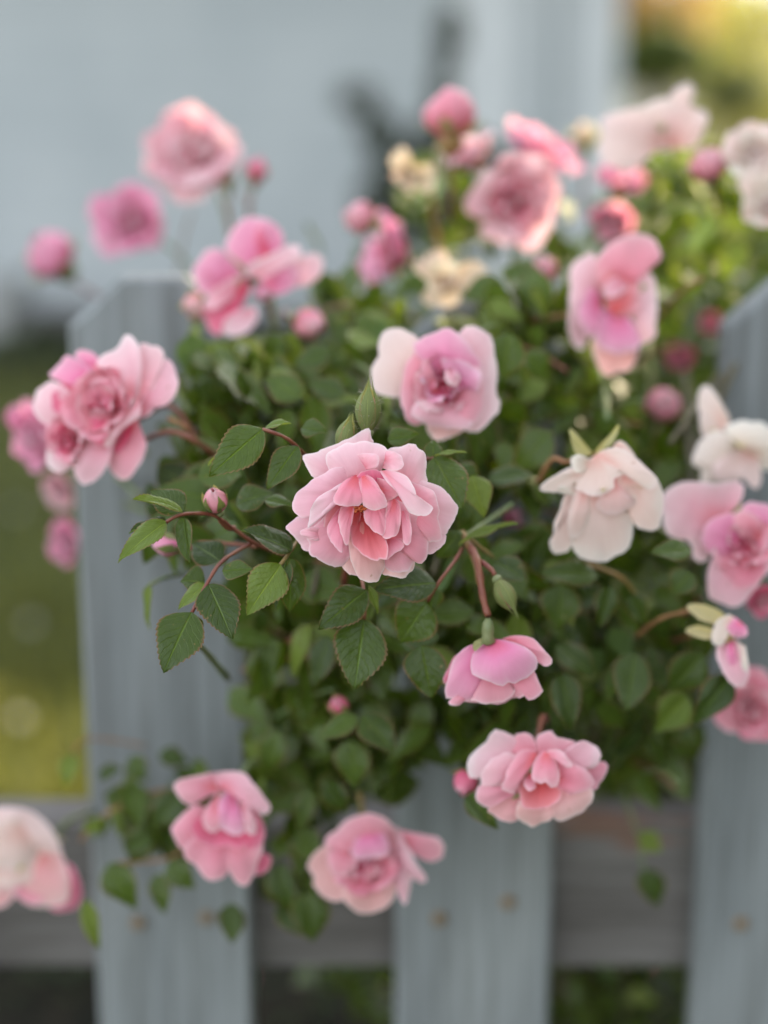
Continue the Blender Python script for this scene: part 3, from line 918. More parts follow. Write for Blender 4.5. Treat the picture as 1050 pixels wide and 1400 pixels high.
for _ in range(6000):
    y = ru(y0_, y1_); z = ru(0, topz(y)); xo = random.choice((-1, 1)) * ru(.02, .3)
    # stay clear of the gaps, following the sun's line through the added blocker
    yy = y - xo * SUN.y / SUN.x; zz = z - xo * SUN.z / SUN.x
    if any((yy - a) ** 2 + (zz - b) ** 2 < (r + .14) ** 2 for a, b, r in holes): continue
    nrm = Vector((xo * 4, ru(-1, 1), ru(-.4, 1))).normalized(); a = nrm.orthogonal().normalized(); b = nrm.cross(a); s = ru(.05, .11)
    c = Vector((xo, y - 5, z)); o = len(V)
    V += [c - a * s, c - b * s * .5, c + a * s, c + b * s * .5]; F.append((o, o + 1, o + 2, o + 3))
mesh_obj('leaves', V, F, blob_mat('tall_hedge_leaf_outer', (.03, .05, .015), (.06, .09, .02), 0.2), th, smooth=False)

# ------------------------------------------------------------------ the roses that show their petals one by one
random.seed(3)
H = dict(scale=4.038, ox=380, oy=520)
hero = [
 # mat, d0, d1, bulge, cup, curl, outline
 ('pale', -9, -6, 3, -1, 1.5, [(440,600),(330,590),(205,545),(165,490),(135,435),(145,412),(205,395),(330,348),(420,305),(498,262),(512,275),(516,310),(528,345),(520,450),(480,600)]),
 ('pale', -8, -5, 3, -1, 1.5, [(620,640),(590,450),(610,385),(680,362),(750,353),(775,380),(810,395),(820,440),(818,500),(820,570),(740,640)]),
 ('pale', -9, -6, 4, -1, 1.5, [(620,600),(760,560),(830,558),(900,590),(960,650),(990,700),(978,770),(930,845),(900,860),(800,820),(640,720)]),
 ('pale', -9, -6, 3, -1, 1.2, [(620,720),(800,740),(920,840),(932,880),(880,940),(830,962),(740,900),(620,780)]),
 ('pale', -9, -5, 3, -1, 1.2, [(430,700),(300,690),(200,745),(110,750),(50,805),(75,850),(120,890),(170,945),(260,900),(430,780)]),
 ('peach', -8, -4, 3, -1, 1.2, [(420,760),(320,880),(330,1000),(355,1035),(390,1070),(435,1078),(470,1040),(480,800)]),
 ('peach', -8, -3, 3, -1, 1.2, [(500,760),(540,950),(575,1065),(605,1082),(660,1085),(700,1085),(755,1015),(740,900),(560,760)]),
 ('pale', -5, -2, 4, -1, 1.2, [(430,610),(330,560),(285,500),(262,440),(285,395),(350,355),(420,340),(520,340),(575,360),(608,388),(600,430),(560,520),(500,610)]),
 ('pink', -6, -2, 4, -1, 1.0, [(440,740),(280,740),(165,850),(172,900),(180,960),(250,1005),(300,1025),(350,1030),(400,970),(440,860),(470,760)]),
 ('peach', -6, 0, 5, -1, 1.2, [(430,760),(390,880),(400,985),(420,1040),(450,1100),(500,1113),(545,1105),(575,1065),(590,1000),(560,880),(500,760)]),
 ('pink', -6, -1, 4, -1, 1.2, [(500,760),(540,900),(560,990),(620,1050),(690,1070),(750,1020),(750,940),(700,800),(580,720)]),
 ('pink', -5, 0, 5, -1, 1.2, [(540,760),(560,640),(700,680),(800,790),(830,870),(825,970),(790,1010),(750,1000),(650,930),(570,860)]),
 ('pink', -4, 0, 4, -1, 1.2, [(640,640),(700,560),(820,590),(870,630),(890,700),(890,790),(910,870),(870,888),(820,880),(790,780),(720,700)]),
 ('pale', -4, 1, 5, -1, 1.0, [(470,640),(430,520),(400,478),(320,480),(260,510),(180,560),(110,612),(95,640),(85,700),(110,752),(170,755),(200,720),(250,670),(340,620),(420,640)]),
 ('pale', -1, 4, 4, 0, .6, [(440,590),(370,560),(300,598),(230,640),(185,695),(172,760),(168,815),(200,780),(245,720),(330,630),(420,610)]),
 ('pale', -3, 0, 2, 0, .6, [(240,820),(185,808),(125,830),(135,860),(200,885),(260,880)]),
 ('heart', -6, -1, 2, 0, .4, [(450,620),(340,620),(260,760),(255,880),(320,980),(400,960),(460,740)]),
 ('pale', -3, 4, 3, 0, .5, [(480,480),(390,440),(405,425),(430,412),(500,402),(548,410),(560,440),(545,480),(500,492),(460,488),(410,470),(380,460),(440,500)]),
 ('pale', -3, 4, 3, 0, .5, [(600,420),(552,425),(570,400),(620,388),(670,408),(692,450),(690,485),(650,498),(590,490),(555,470),(550,440)]),
 ('deep', -3, 1, 1, 0, .2, [(440,640),(420,560),(470,500),(560,500),(640,560),(640,640)]),
 ('pink', -1, 5, 2, 0, .5, [(540,560),(500,540),(560,540),(620,565),(665,615),(650,645),(600,665),(560,640)]),
 ('heart', -7, 8, 1, 2.5, .8, [(440,720),(395,800),(403,850),(415,905),(470,965),(520,992),(545,998),(565,988),(600,985),(605,900),(560,820),(500,740)]),
 ('pink', -3, 6, 2, 1.5, .6, [(560,860),(575,900),(595,950),(600,990),(640,960),(690,930),(695,905),(680,870),(640,840)]),
 ('pink', -2, 7, 2, 0, .6, [(660,640),(640,660),(690,700),(712,760),(712,830),(690,885),(700,905),(720,910),(735,880),(738,820),(728,740),(705,680),(680,640)]),
 ('pink', 0, 8, 2, 0, .6, [(620,650),(600,690),(590,760),(575,850),(590,872),(630,872),(668,830),(678,770),(680,715),(665,660)]),
 ('pink', -2, 9, 2, -1, .8, [(470,660),(472,720),(480,775),(515,820),(575,857),(592,820),(600,760),(612,680),(590,630)]),
 ('pink', -2, 8, 2, 0, .6, [(375,680),(345,700),(310,740),(280,790),(274,840),(295,895),(352,952),(358,905),(345,840),(330,780),(350,730)]),
 ('pink', 0, 8, 2, 0, .6, [(400,680),(352,700),(332,760),(345,830),(362,885),(382,910),(394,875),(388,835),(408,790),(422,710)]),
 ('pale', 1, 9, 4, 0, .9, [(560,500),(600,560),(650,610),(700,680),(730,735),(790,748),(840,738),(862,712),(845,690),(790,668),(765,640),(745,580),(712,530),(650,502),(600,495)]),
 ('pink', -1, 11, 5, -1.5, .6, [(430,520),(370,550),(330,600),(304,665),(320,686),(380,696),(440,694),(468,672),(470,630),(455,560),(440,520)]),
 ('pink', 0, 12, 5, -1.5, .6, [(440,520),(450,580),(465,650),(470,690),(500,710),(540,718),(580,710),(605,684),(590,640),(560,590),(530,545),(490,518)]),
]
hr = traced_rose(491, 695, .60, H['scale'], 380, 520, hero,
    'fully open pale pink rose in sharp focus at the centre of the bush', facing=(-.05, .12, 1), r=.030, ns=56, ntt=16, behind=11, stem_to=P(470, 800, .68), smat=M_STEMR)
# stamens deep in the centre
for k in range(26):
    a = ru(0, 6.28); rr = ru(0, 9)
    q = P(491 + math.cos(a) * rr, 696 + math.sin(a) * rr * .8, .6035)
    e = P(492 + math.cos(a) * rr * 1.15, 697 + math.sin(a) * rr, .5985 + ru(-.001, .001))
    tube('stamen', [q - hr.location, e - hr.location], .00022, .0002, M_STEMO, hr, 5, sub=2)
    lathe('anther', [(.0002, -.0004), (.0006, -.0001), (.0006, .0003), (.0002, .0005)], M_STAMEN, hr, Matrix.Translation(e - hr.location), 6)

W1 = [
 ('sepaly', -3, -1, 1, 1, 0, [(400,280),(300,265),(270,180),(253,85),(300,110),(360,180),(425,262)]),
 ('sepaly', -4, -3, 1, 1, 0, [(430,260),(455,220),(480,190),(560,110),(598,55),(612,80),(570,180),(500,235),(460,265)]),
 ('blush', -6, -3, 3, 0, 1, [(560,240),(580,190),(620,170),(670,200),(730,290),(640,270)]),
 ('blush', -6, -1, 4, 1, 1, [(360,420),(320,430),(220,560),(180,680),(145,760),(140,850),(108,880),(125,950),(150,990),(200,985),(265,950),(270,850),(320,700),(400,480)]),
 ('blush', -5, 3, 7, -4, 1, [(420,400),(330,560),(280,700),(255,850),(275,950),(370,1030),(470,1045),(600,1010),(680,930),(715,820),(710,700),(640,500),(520,400)]),
 ('blush', -4, 2, 6, -2, 1, [(520,320),(640,255),(720,285),(800,360),(890,450),(930,560),(932,660),(905,760),(860,810),(780,808),(720,772),(680,650),(600,450)]),
 ('blush', -1, 6, 4, -2, .5, [(360,450),(270,600),(245,750),(250,850),(300,870),(360,820),(400,720),(450,640),(440,520),(400,450)]),
 ('blush', 0, 5, 2, 0, .5, [(610,400),(590,520),(680,580),(762,580),(772,520),(700,420)]),
 ('blush', 0, 8, 4, -1, .6, [(540,440),(460,600),(450,650),(520,698),(600,702),(690,650),(735,610),(640,560),(620,440)]),
 ('white', 0, 6, 2, 0, .5, [(600,520),(560,560),(600,590),(690,630),(735,610),(700,560)]),
 ('white', -2, 1, 3, 0, .6, [(410,330),(290,350),(200,390),(100,450),(38,508),(60,535),(160,545),(250,510),(330,450),(400,400)]),
 ('white', 0, 4, 2, 0, .5, [(330,490),(250,510),(200,490),(172,520),(180,545),(260,560),(330,560)]),
 ('white', -1, 4, 3, 0, .6, [(420,310),(330,270),(280,283),(265,330),(300,400),(350,400),(410,360)]),
 ('white', 1, 10, 5, -2, .8, [(400,300),(370,370),(320,440),(293,512),(340,540),(440,572),(540,530),(588,488),(572,432),(640,418),(700,427),(765,488),(828,525),(885,500),(880,430),(800,360),(720,280),(640,225),(560,218),(480,243)]),
]
traced_rose(828, 685, .67, 5.25, 730, 570, W1, 'nodding creamy white rose with two yellowish sepals above it, right of the sharp pink rose', name='rose', facing=(0, .9, .1), r=.028, behind=4,
            stem_to=P(770, 800, .74), tilt=(0, 0.08), sep=M_SEPALY)

P2 = [
 ('deep', -7, -7, 1, 0, 0, [(330,230),(200,260),(130,370),(83,475),(112,505),(145,470),(300,400)]),
 ('pink', -8, -4, 2, 0, 0, [(450,160),(200,400),(200,600),(330,640),(600,640),(800,500),(760,240)]),
 ('mauve', -5, 1, 6, -2, .5, [(440,160),(330,178),(220,240),(160,350),(120,480),(105,592),(140,622),(240,640),(330,620),(400,500),(440,300),(460,180)]),
 ('pink', -2, 2, 2, 0, .5, [(320,500),(180,600),(138,640),(172,672),(230,662),(292,605),(340,560)]),
 ('pink', -4, 2, 4, 0, .6, [(520,200),(700,300),(820,390),(850,470),(888,540),(850,592),(785,632),(740,592),(695,612),(640,560),(540,480),(480,260)]),
 ('pink', -3, 4, 4, 0, .6, [(480,260),(420,480),(350,570),(308,630),(330,642),(430,657),(540,647),(640,602),(672,550),(620,480),(540,260)]),
 ('pink', -3, 4, 3, 0, .6, [(560,135),(660,108),(800,128),(880,210),(955,290),(938,350),(880,347),(840,300),(760,220),(620,170)]),
 ('mauve', -1, 8, 7, -4, .8, [(440,140),(380,200),(322,270),(315,400),(400,462),(500,490),(570,517),(620,485),(650,500),(760,450),(842,370),(840,290),(760,210),(650,160),(540,140)]),
 ('sepal', 0, 3, 3, 0, 0, [(450,120),(400,130),(350,152),(330,180),(345,235),(400,190),(460,150)]),
]
traced_rose(680, 905, .63, 5.833, 590, 850, P2, 'small rose hanging upside down on a red stalk, its underside towards us', facing=(-.12, .95, .35), r=.026, behind=-1, under=False)
r2 = [o for o in col.objects if o.name.startswith('rose') and o.type == 'EMPTY'][-1]
hp = P(667, 862, .627)
lathe('hip', [(.0010, .005), (.0021, .003), (.0025, 0), (.0022, -.0022), (.0032, -.0045), (.001, -.006)], M_HIP, r2, Matrix.Translation(hp - r2.location), 16)
tube('flower_stalk', [hp + Vector((0, 0, .006)) - r2.location, P(660, 815, .63) - r2.location, P(652, 765, .635) - r2.location, P(640, 745, .65) - r2.location], .0014, .0017, M_STEMR, r2)

P3 = [
 ('pink', -7, -6, 2, -1, 1, [(640,320),(900,265),(962,238),(1003,262),(1000,310),(960,380),(920,437),(850,400),(700,380)]),
 ('pale', -6, -2, 4, -1, 1, [(560,270),(380,220),(250,250),(160,358),(90,330),(73,240),(110,200),(200,120),(270,45),(300,40),(390,75),(480,150),(570,240)]),
 ('pink', -5, -2, 3, -1, 1, [(540,270),(350,200),(345,150),(400,75),(460,53),(510,75),(530,110),(570,250)]),
 ('pink', -5, -2, 3, -1, 1, [(550,250),(535,100),(570,60),(630,46),(670,75),(700,90),(780,108),(792,130),(700,230),(620,270)]),
 ('pale', -5, -2, 4, -1, 1, [(600,290),(750,150),(850,103),(910,130),(958,190),(952,250),(900,290),(780,310),(640,330)]),
 ('peach', -6, -1, 3, -1, 1, [(500,380),(330,430),(220,545),(260,590),(320,632),(400,637),(490,560),(560,420)]),
 ('peach', -6, 0, 4, -1, 1, [(600,360),(620,520),(650,620),(720,632),(800,602),(880,540),(912,460),(900,420),(760,340)]),
 ('peach', -5, 1, 4, -1, 1, [(560,380),(440,480),(400,590),(430,622),(500,667),(580,647),(650,612),(690,520),(640,400)]),
 ('pink', -4, 0, 4, -1, 1, [(500,350),(330,360),(200,380),(160,410),(143,470),(165,520),(220,547),(330,500),(460,430)]),
 ('pale', -2, 3, 4, -1, .8, [(500,300),(380,188),(280,210),(210,270),(173,350),(200,400),(330,400),(440,370)]),
 ('pink', -3, 3, 4, 0, .8, [(600,300),(700,220),(800,260),(900,330),(922,400),(850,440),(760,460),(660,400)]),
 ('heart', -5, 4, 1, 3, .3, [(540,340),(430,400),(430,470),(450,540),(500,560),(600,550),(690,500),(700,430),(620,340)]),
 ('pale', 1, 6, 2, 0, .5, [(600,180),(640,163),(700,170),(750,225),(778,275),(740,282),(690,240),(630,210)]),
 ('pink', -1, 9, 3, -1, .6, [(540,170),(440,170),(370,260),(330,370),(318,420),(360,452),(412,440),(392,360),(450,342),(500,290),(552,220)]),
 ('pink', 0, 8, 1, 0, .4, [(490,320),(455,380),(488,432),(532,422),(535,380),(515,320)]),
 ('pink', 0, 10, 3, -1, .6, [(580,170),(540,220),(510,300),(520,362),(565,390),(600,380),(635,412),(680,402),(692,330),(680,270),(640,185)]),
]
traced_rose(735, 1062, .655, 4.773, 620, 990, P3, 'wide flat-opened rose with a deep salmon heart, hanging just above the middle picket', facing=(0, .2, 1), r=.024, stem_to=P(748, 985, .70), smat=M_STEMR)

P4 = [
 ('deep', -7, -6, 1, 0, 0, [(700,680),(840,760),(932,820),(900,920),(800,972),(740,860)]),
 ('pink', -5, 0, 4, 0, 1, [(480,500),(330,370),(200,430),(110,540),(92,600),(130,700),(200,760),(300,720),(400,620)]),
 ('pink', -6, 3, 5, 0, 1, [(480,560),(300,620),(200,740),(200,820),(300,900),(380,1000),(460,1018),(540,980),(600,850),(620,700),(540,560)]),
 ('pink', -4, 2, 4, 0, 1, [(580,600),(560,800),(580,950),(640,1040),(720,1062),(770,1000),(840,820),(862,700),(800,500),(680,500)]),
 ('deep', -4, 2, 4, 0, .5, [(600,450),(720,350),(830,460),(878,560),(862,700),(760,760),(620,600)]),
 ('deep', -4, 3, 1, 3, .3, [(500,440),(280,500),(270,640),(400,732),(560,722),(680,742),(732,600),(620,480)]),
 ('pink', -4, 2, 4, 0, 1, [(560,270),(400,300),(280,372),(220,372),(150,310),(103,240),(110,200),(180,150),(300,125),(450,98),(520,150)]),
 ('pale', 0, 8, 4, 0, .8, [(480,230),(450,110),(560,93),(690,98),(760,160),(850,270),(918,380),(902,450),(850,462),(780,370),(660,270),(540,220)]),
 ('pink', 0, 7, 4, 0, .6, [(480,270),(380,400),(348,520),(400,592),(480,602),(512,480),(505,330)]),
 ('mauve', 0, 8, 4, 0, .6, [(560,250),(490,330),(480,430),(500,560),(600,622),(700,602),(682,450),(650,320)]),
 ('pale', 3, 8, 2, 0, .5, [(650,330),(680,380),(700,500),(720,602),(790,622),(802,520),(740,380),(690,335)]),
]
traced_rose(302, 1130, .715, 6.176, 220, 1040, P4, 'half-open rose hanging in front of the lower part of the left picket', facing=(0, .3, 1), r=.026, stem_to=P(360, 1040, .76))

P5 = [
 ('pink', -6, -4, 2, 0, 0, [(620,200),(640,158),(760,190),(900,213),(970,240),(990,310),(950,372),(880,392),(780,340),(660,280)]),
 ('peach', -4, -1, 4, 0, 1, [(420,320),(260,260),(160,280),(58,380),(48,440),(90,480),(98,560),(180,642),(300,652),(420,560),(480,420)]),
 ('peach', -4, 2, 4, 0, 1, [(420,420),(290,560),(300,660),(380,732),(480,742),(580,712),(650,630),(672,500),(560,420)]),
 ('pale', -4, 1, 4, 0, .6, [(560,250),(650,140),(720,260),(800,400),(872,510),(832,542),(770,500),(750,600),(725,692),(680,642),(640,480)]),
 ('pink', -2, 4, 5, 0, .8, [(440,360),(250,300),(160,262),(280,130),(440,62),(520,62),(600,110),(662,200),(640,340)]),
 ('deep', -4, 3, 1, 2, .3, [(420,320),(340,420),(400,520),(560,522),(655,470),(640,380),(540,330)]),
 ('pink', 0, 6, 3, 0, .5, [(320,200),(190,320),(208,450),(240,492),(350,482),(392,400),(370,260)]),
 ('mauve', 0, 8, 4, -1, .6, [(430,140),(380,230),(350,330),(380,382),(500,370),(605,340),(592,220),(520,140)]),
 ('pink', -1, 6, 2, 0, .5, [(560,350),(500,370),(440,440),(470,500),(560,490),(640,440),(640,370)]),
]
traced_rose(500, 1180, .73, 5.0, 410, 1100, P5, 'rounded rose with one narrow petal sticking out to the right, in front of the rail', facing=(0, .5, 1), r=.024, stem_to=P(490, 1085, .76), sep=M_SEPALY, smat=M_STEMO)

P6 = [
 ('pale', -7, -3, 3, 0, 1, [(440,600),(340,250),(290,223),(210,260),(118,380),(118,560),(108,800),(108,900),(150,1020),(230,1082),(252,1010),(320,800)]),
 ('peach', -6, -3, 3, 0, 1, [(480,850),(340,960),(308,1020),(340,1150),(400,1262),(470,1302),(530,1262),(620,1262),(682,1190),(722,1080),(680,900)]),
 ('pink', -4, 3, 6, 0, 1, [(480,620),(370,480),(348,290),(420,200),(540,110),(700,58),(800,75),(870,140),(935,220),(900,300),(820,372),(720,460),(580,600)]),
 ('deep', 2, 3, 1, 0, .2, [(760,220),(720,260),(760,330),(830,340),(870,280),(820,220)]),
 ('pale', -4, 2, 2, 1, 1, [(560,740),(640,430),(740,330),(830,420),(884,560),(872,800),(862,950),(780,1022),(640,960),(540,800)]),
 ('mauve', -2, 5, 4, 0, .8, [(440,700),(340,760),(328,960),(400,1052),(540,1112),(650,1082),(740,1040),(742,960),(640,780)]),
 ('mauve', -2, 6, 4, 0, .8, [(380,600),(300,510),(220,640),(188,760),(230,882),(330,962),(380,850),(400,700)]),
 ('heart', 0, 3, 1, 2, .2, [(440,680),(400,430),(540,330),(690,420),(722,560),(722,700),(620,782),(500,770)]),
 ('pale', 0, 7, 3, 0, .6, [(560,410),(430,490),(418,600),(500,612),(600,560),(652,470)]),
 ('heart', 3, 5, 0, 0, .2, [(430,700),(470,640),(580,570),(690,520),(710,640),(640,740),(520,770)]),
]
traced_rose(838, 412, .765, 6.36, 760, 310, P6, 'tall pink rose with an orange heart, hanging right of the centre picket top', facing=(-.2, .1, 1), r=.030, stem_to=P(760, 410, .80), smat=M_BROWN)

P7 = [
 ('pale', -5, 1, 4, 0, 1, [(430,850),(330,950),(345,1080),(250,1082),(240,960),(120,947),(68,850),(78,680),(140,623),(220,603),(400,613),(540,598),(558,660),(530,740),(470,800)]),
 ('mauve', -2, 1, 2, 0, .3, [(220,860),(190,830),(240,700),(275,680),(260,780),(230,850)]),
 ('mauve', -4, 0, 4, 0, 1, [(520,860),(540,760),(560,738),(640,733),(760,760),(800,850),(780,980),(640,1000)]),
 ('pale', -3, 3, 5, 0, 1, [(560,1000),(380,1040),(335,1180),(360,1300),(450,1347),(540,1342),(620,1250),(700,1150),(760,1050),(680,980)]),
 ('pink', -1, 5, 4, 0, .6, [(600,1040),(400,1080),(440,1200),(560,1260),(680,1160),(720,1040)]),
 ('mauve', -1, 8, 5, -2, .6, [(560,1000),(400,1062),(320,1002),(303,930),(340,850),(430,798),(500,800),(520,900),(580,950)]),
 ('pink', 0, 7, 4, -1, .6, [(640,960),(520,920),(500,800),(560,780),(640,820),(700,900),(700,960)]),
 ('deep', -2, 4, 1, 1, .3, [(640,940),(530,960),(518,1050),(560,1122),(660,1102),(722,1020)]),
]
traced_rose(1000, 735, .71, 4.375, 890, 520, P7, 'pink rose at the right edge with a wide pale petal spread to its left', facing=(0, .3, 1), r=.028, stem_to=P(1045, 800, .76))
WB = [
 ('white', -6, -5, 2, 1, 0, [(440,300),(372,342),(308,332),(288,230),(283,90),(310,43),(350,38),(400,100),(465,210),(470,270)]),
 ('white', -3, 4, 6, -2, 1, [(560,420),(420,300),(330,332),(270,400),(243,500),(300,532),(298,602),(420,612),(540,602)]),
 ('white', -3, 4, 6, -2, 1, [(520,420),(440,280),(560,243),(700,268),(785,350),(765,500),(690,542),(655,520)]),
 ('white', -2, 6, 4, 0, .6, [(560,380),(400,440),(378,560),(440,612),(540,582),(620,652),(662,600),(645,460)]),
 ('blush', 0, 4, 1, 0, .3, [(470,440),(390,460),(400,560),(440,590),(460,500)]),
]
traced_rose(1005, 615, .75, 4.375, 890, 520, WB, 'fading white rose with one petal standing upright, at the right picket', facing=(.2, .8, .3), r=.026, behind=4, stem_to=P(960, 690, .80), sep=M_SEPALY)

P8 = [
 ('deep', -9, -8, 2, 0, 0, [(640,420),(420,300),(250,360),(150,560),(200,760),(360,880),(560,820),(700,640)]),
 ('pink', -8, -4, 3, 0, 1, [(660,560),(560,740),(543,900),(590,972),(660,982),(720,912),(778,800),(772,740),(730,640),(740,540)]),
 ('deep', -4, -2, 1, 0, .2, [(700,600),(590,720),(570,830),(640,790),(690,690)]),
 ('pale', -7, -4, 3, 0, 1, [(690,500),(735,330),(733,150),(790,133),(880,180),(887,230),(860,320),(790,470),(740,540)]),
 ('pale', -7, -5, 3, 0, 1, [(710,540),(780,420),(860,290),(890,233),(930,240),(968,320),(963,440),(900,522),(850,522),(800,582),(735,602)]),
 ('mauve', -8, -6, 2, 0, 0, [(440,300),(330,220),(360,175),(430,185),(480,230),(500,300)]),
 ('pale', -4, 0, 5, 0, 1, [(640,480),(470,340),(478,230),(570,180),(620,120),(650,73),(700,100),(735,170),(745,300),(730,470)]),
 ('mauve', -6, -2, 4, 0, 1, [(460,440),(230,370),(175,330),(240,250),(280,208),(330,230),(440,300),(540,400)]),
 ('pale', -5, 0, 5, 0, 1, [(420,540),(200,370),(110,420),(68,500),(98,600),(180,642),(320,610)]),
 ('pale', -5, 1, 5, 0, 1, [(440,600),(250,640),(170,720),(148,850),(200,932),(320,912),(450,760)]),
 ('pale', -4, 3, 5, 0, 1, [(480,640),(380,720),(328,850),(338,980),(390,1018),(460,992),(520,922),(565,800),(600,690)]),
 ('deep', -1, 3, 1, 1, .2, [(320,470),(200,430),(185,540),(260,580),(320,520)]),
 ('deep', -1, 3, 1, 1, .2, [(330,690),(220,760),(208,860),(280,832),(340,770)]),
 ('pink', -2, 6, 4, 1, .6, [(540,580),(360,500),(355,400),(480,350),(600,372),(645,480),(620,580)]),
 ('pink', 0, 6, 3, 0, .5, [(560,480),(480,440),(500,400),(590,390),(640,450),(610,520)]),
 ('deep', 0, 7, 3, 0, .5, [(580,560),(430,600),(385,690),(480,780),(560,722),(625,620)]),
 ('pink', 1, 6, 3, 0, .5, [(600,570),(450,560),(430,610),(520,600),(600,640)]),
 ('pale', 3, 8, 3, 0, .5, [(710,480),(620,610),(540,700),(515,770),(560,765),(640,660),(732,592),(742,500)]),
]
traced_rose(145, 565, .70, 4.565, 30, 440, P8, 'large ruffled pale pink rose low on the left, crossing the edge of the left picket', facing=(-.45, .1, 1), r=.030, behind=19, stem_to=P(270, 600, .73), smat=M_STEMR, tilt=(-.12, 0))

P9 = [
 ('white', -7, -4, 4, 0, 1, [(440,420),(410,200),(340,143),(250,123),(190,150),(168,220),(160,300),(113,370),(118,450),(160,512),(270,542),(380,500)]),
 ('pale', -7, -4, 4, 0, 1, [(560,380),(640,160),(700,113),(760,113),(832,160),(858,240),(868,400),(860,500),(893,600),(830,682),(740,752),(640,700),(560,500)]),
 ('peach', -7, -5, 3, 0, 1, [(520,540),(450,700),(490,790),(530,798),(640,755),(700,700),(640,580)]),
 ('pink', -4, 2, 4, 0, 1, [(500,430),(430,200),(380,268),(330,330),(298,450),(298,580),(340,692),(420,702),(520,560)]),
 ('pink', -4, 2, 4, 0, 1, [(580,450),(700,300),(790,400),(802,560),(742,702),(640,722),(540,560)]),
 ('pale', -3, 4, 4, 0, 1, [(520,520),(400,560),(358,640),(440,702),(560,722),(700,722),(732,640),(640,540)]),
 ('mauve', -3, 5, 5, 0, .8, [(520,420),(400,300),(380,210),(470,158),(560,118),(640,160),(720,240),(782,350),(772,450),(640,440)]),
 ('deep', -4, 2, 0, 1, .2, [(540,400),(400,330),(430,620),(640,640),(740,560),(740,380),(600,300)]),
 ('mauve', -1, 6, 3, 0, .6, [(580,440),(540,310),(640,308),(740,360),(782,420),(740,540),(640,560)]),
 ('pink', -1, 6, 3, 0, .6, [(520,460),(450,300),(410,380),(378,440),(378,540),(440,582),(520,560)]),
 ('deep', -3, 1, 0, 1, .2, [(560,440),(500,480),(478,560),(560,622),(662,560),(652,480)]),
 ('pale', 2, 7, 2, 0, .5, [(580,340),(558,400),(578,460),(630,472),(652,420),(632,345)]),
 ('pale', 2, 7, 2, 0, .5, [(530,560),(400,568),(450,622),(540,624),(602,592),(600,562)]),
]
traced_rose(598, 522, .685, 4.375, 480, 420, P9, 'cupped rose with two pale outer petals spread like wings, above the sharp central rose', facing=(0, .05, 1), r=.024, stem_to=P(590, 600, .76))

WX = [
 ('sepaly', 0, 1, 1, 1, 0, [(790,880),(770,850),(700,823),(638,830),(690,880),(740,897),(780,900)]),
 ('sepaly', 0, 1, 1, 1, 0, [(770,940),(740,915),(680,900),(640,925),(700,952),(760,950)]),
 ('white', -2, 3, 3, 0, .3, [(800,860),(760,880),(738,920),(735,960),(770,978),(800,930),(830,880)]),
 ('mauve', -1, 3, 3, 0, .3, [(820,870),(790,910),(810,940),(840,950),(868,935),(862,905)]),
 ('pale', -2, 4, 3, 0, .3, [(780,950),(752,985),(760,1040),(800,1110),(835,1132),(868,1108),(872,1050),(850,985),(820,950)]),
 ('mauve', 1, 4, 2, 0, .3, [(800,960),(785,1000),(800,1050),(830,1080),(825,1020),(815,960)]),
 ('white', 1, 4, 2, 0, .3, [(830,960),(840,1010),(850,1090),(870,1060),(860,980)]),
]
traced_rose(998, 878, .68, 2.692, 700, 520, WX, 'small shrivelled pink and white bloom with yellow sepals near the right edge', name='rose', cat='wilted rose', group=WILT_GROUP, facing=(-.3, .9, .2), r=.014, behind=2, stem_to=P(930, 840, .74), sep=M_SEPALY, smat=M_BROWN)

def heart_whorl(label_part, px, py, z, facing, rpx, mats):
    root = [o for o in col.objects if o.type == 'EMPTY' and label_part in o.get('label', '')][0]
    f = dirc(*facing); r = rpx / FPX * z
    Mo = Matrix.Translation(P(px, py, z) - root.location - f * r * .5) @ frame_from(f, ru(0, 6))
    for li, (n, L, W, a0, a1, mi) in enumerate([(4, 1.05, .80, .80, .95, 0), (4, .85, .66, .55, .35, 1), (3, .66, .48, .30, -.25, 2)]):
        for k in range(n):
            param_petal(root, Mo, r * L * ru(.85, 1.15), r * W * ru(.85, 1.2), a0 + ru(-.15, .15), a1 + ru(-.35, .35), r * .05, r * .05 * li,
                        2 * math.pi * (k + li * .43) / n + ru(-.3, .3), mats[mi], nv=8, nu=8, cupk=.38, ruf=.07)
random.seed(13)
heart_whorl('large ruffled pale pink', 138, 548, .696, (-.35, .15, 1), 52, ['pink', 'pink', 'deep'])
heart_whorl('large ruffled pale pink', 92, 600, .702, (-.5, -.1, 1), 34, ['pink', 'deep', 'deep'])
heart_whorl('cupped rose with two pale', 606, 524, .684, (.05, .0, 1), 52, ['pink', 'mauve', 'deep'])
heart_whorl('pink rose at the right edge with a wide', 1014, 742, .707, (0, .1, 1), 44, ['pink', 'pink', 'deep'])
heart_whorl('rounded rose with one narrow', 500, 1180, .728, (0, .3, 1), 44, ['pink', 'pink', 'deep'])

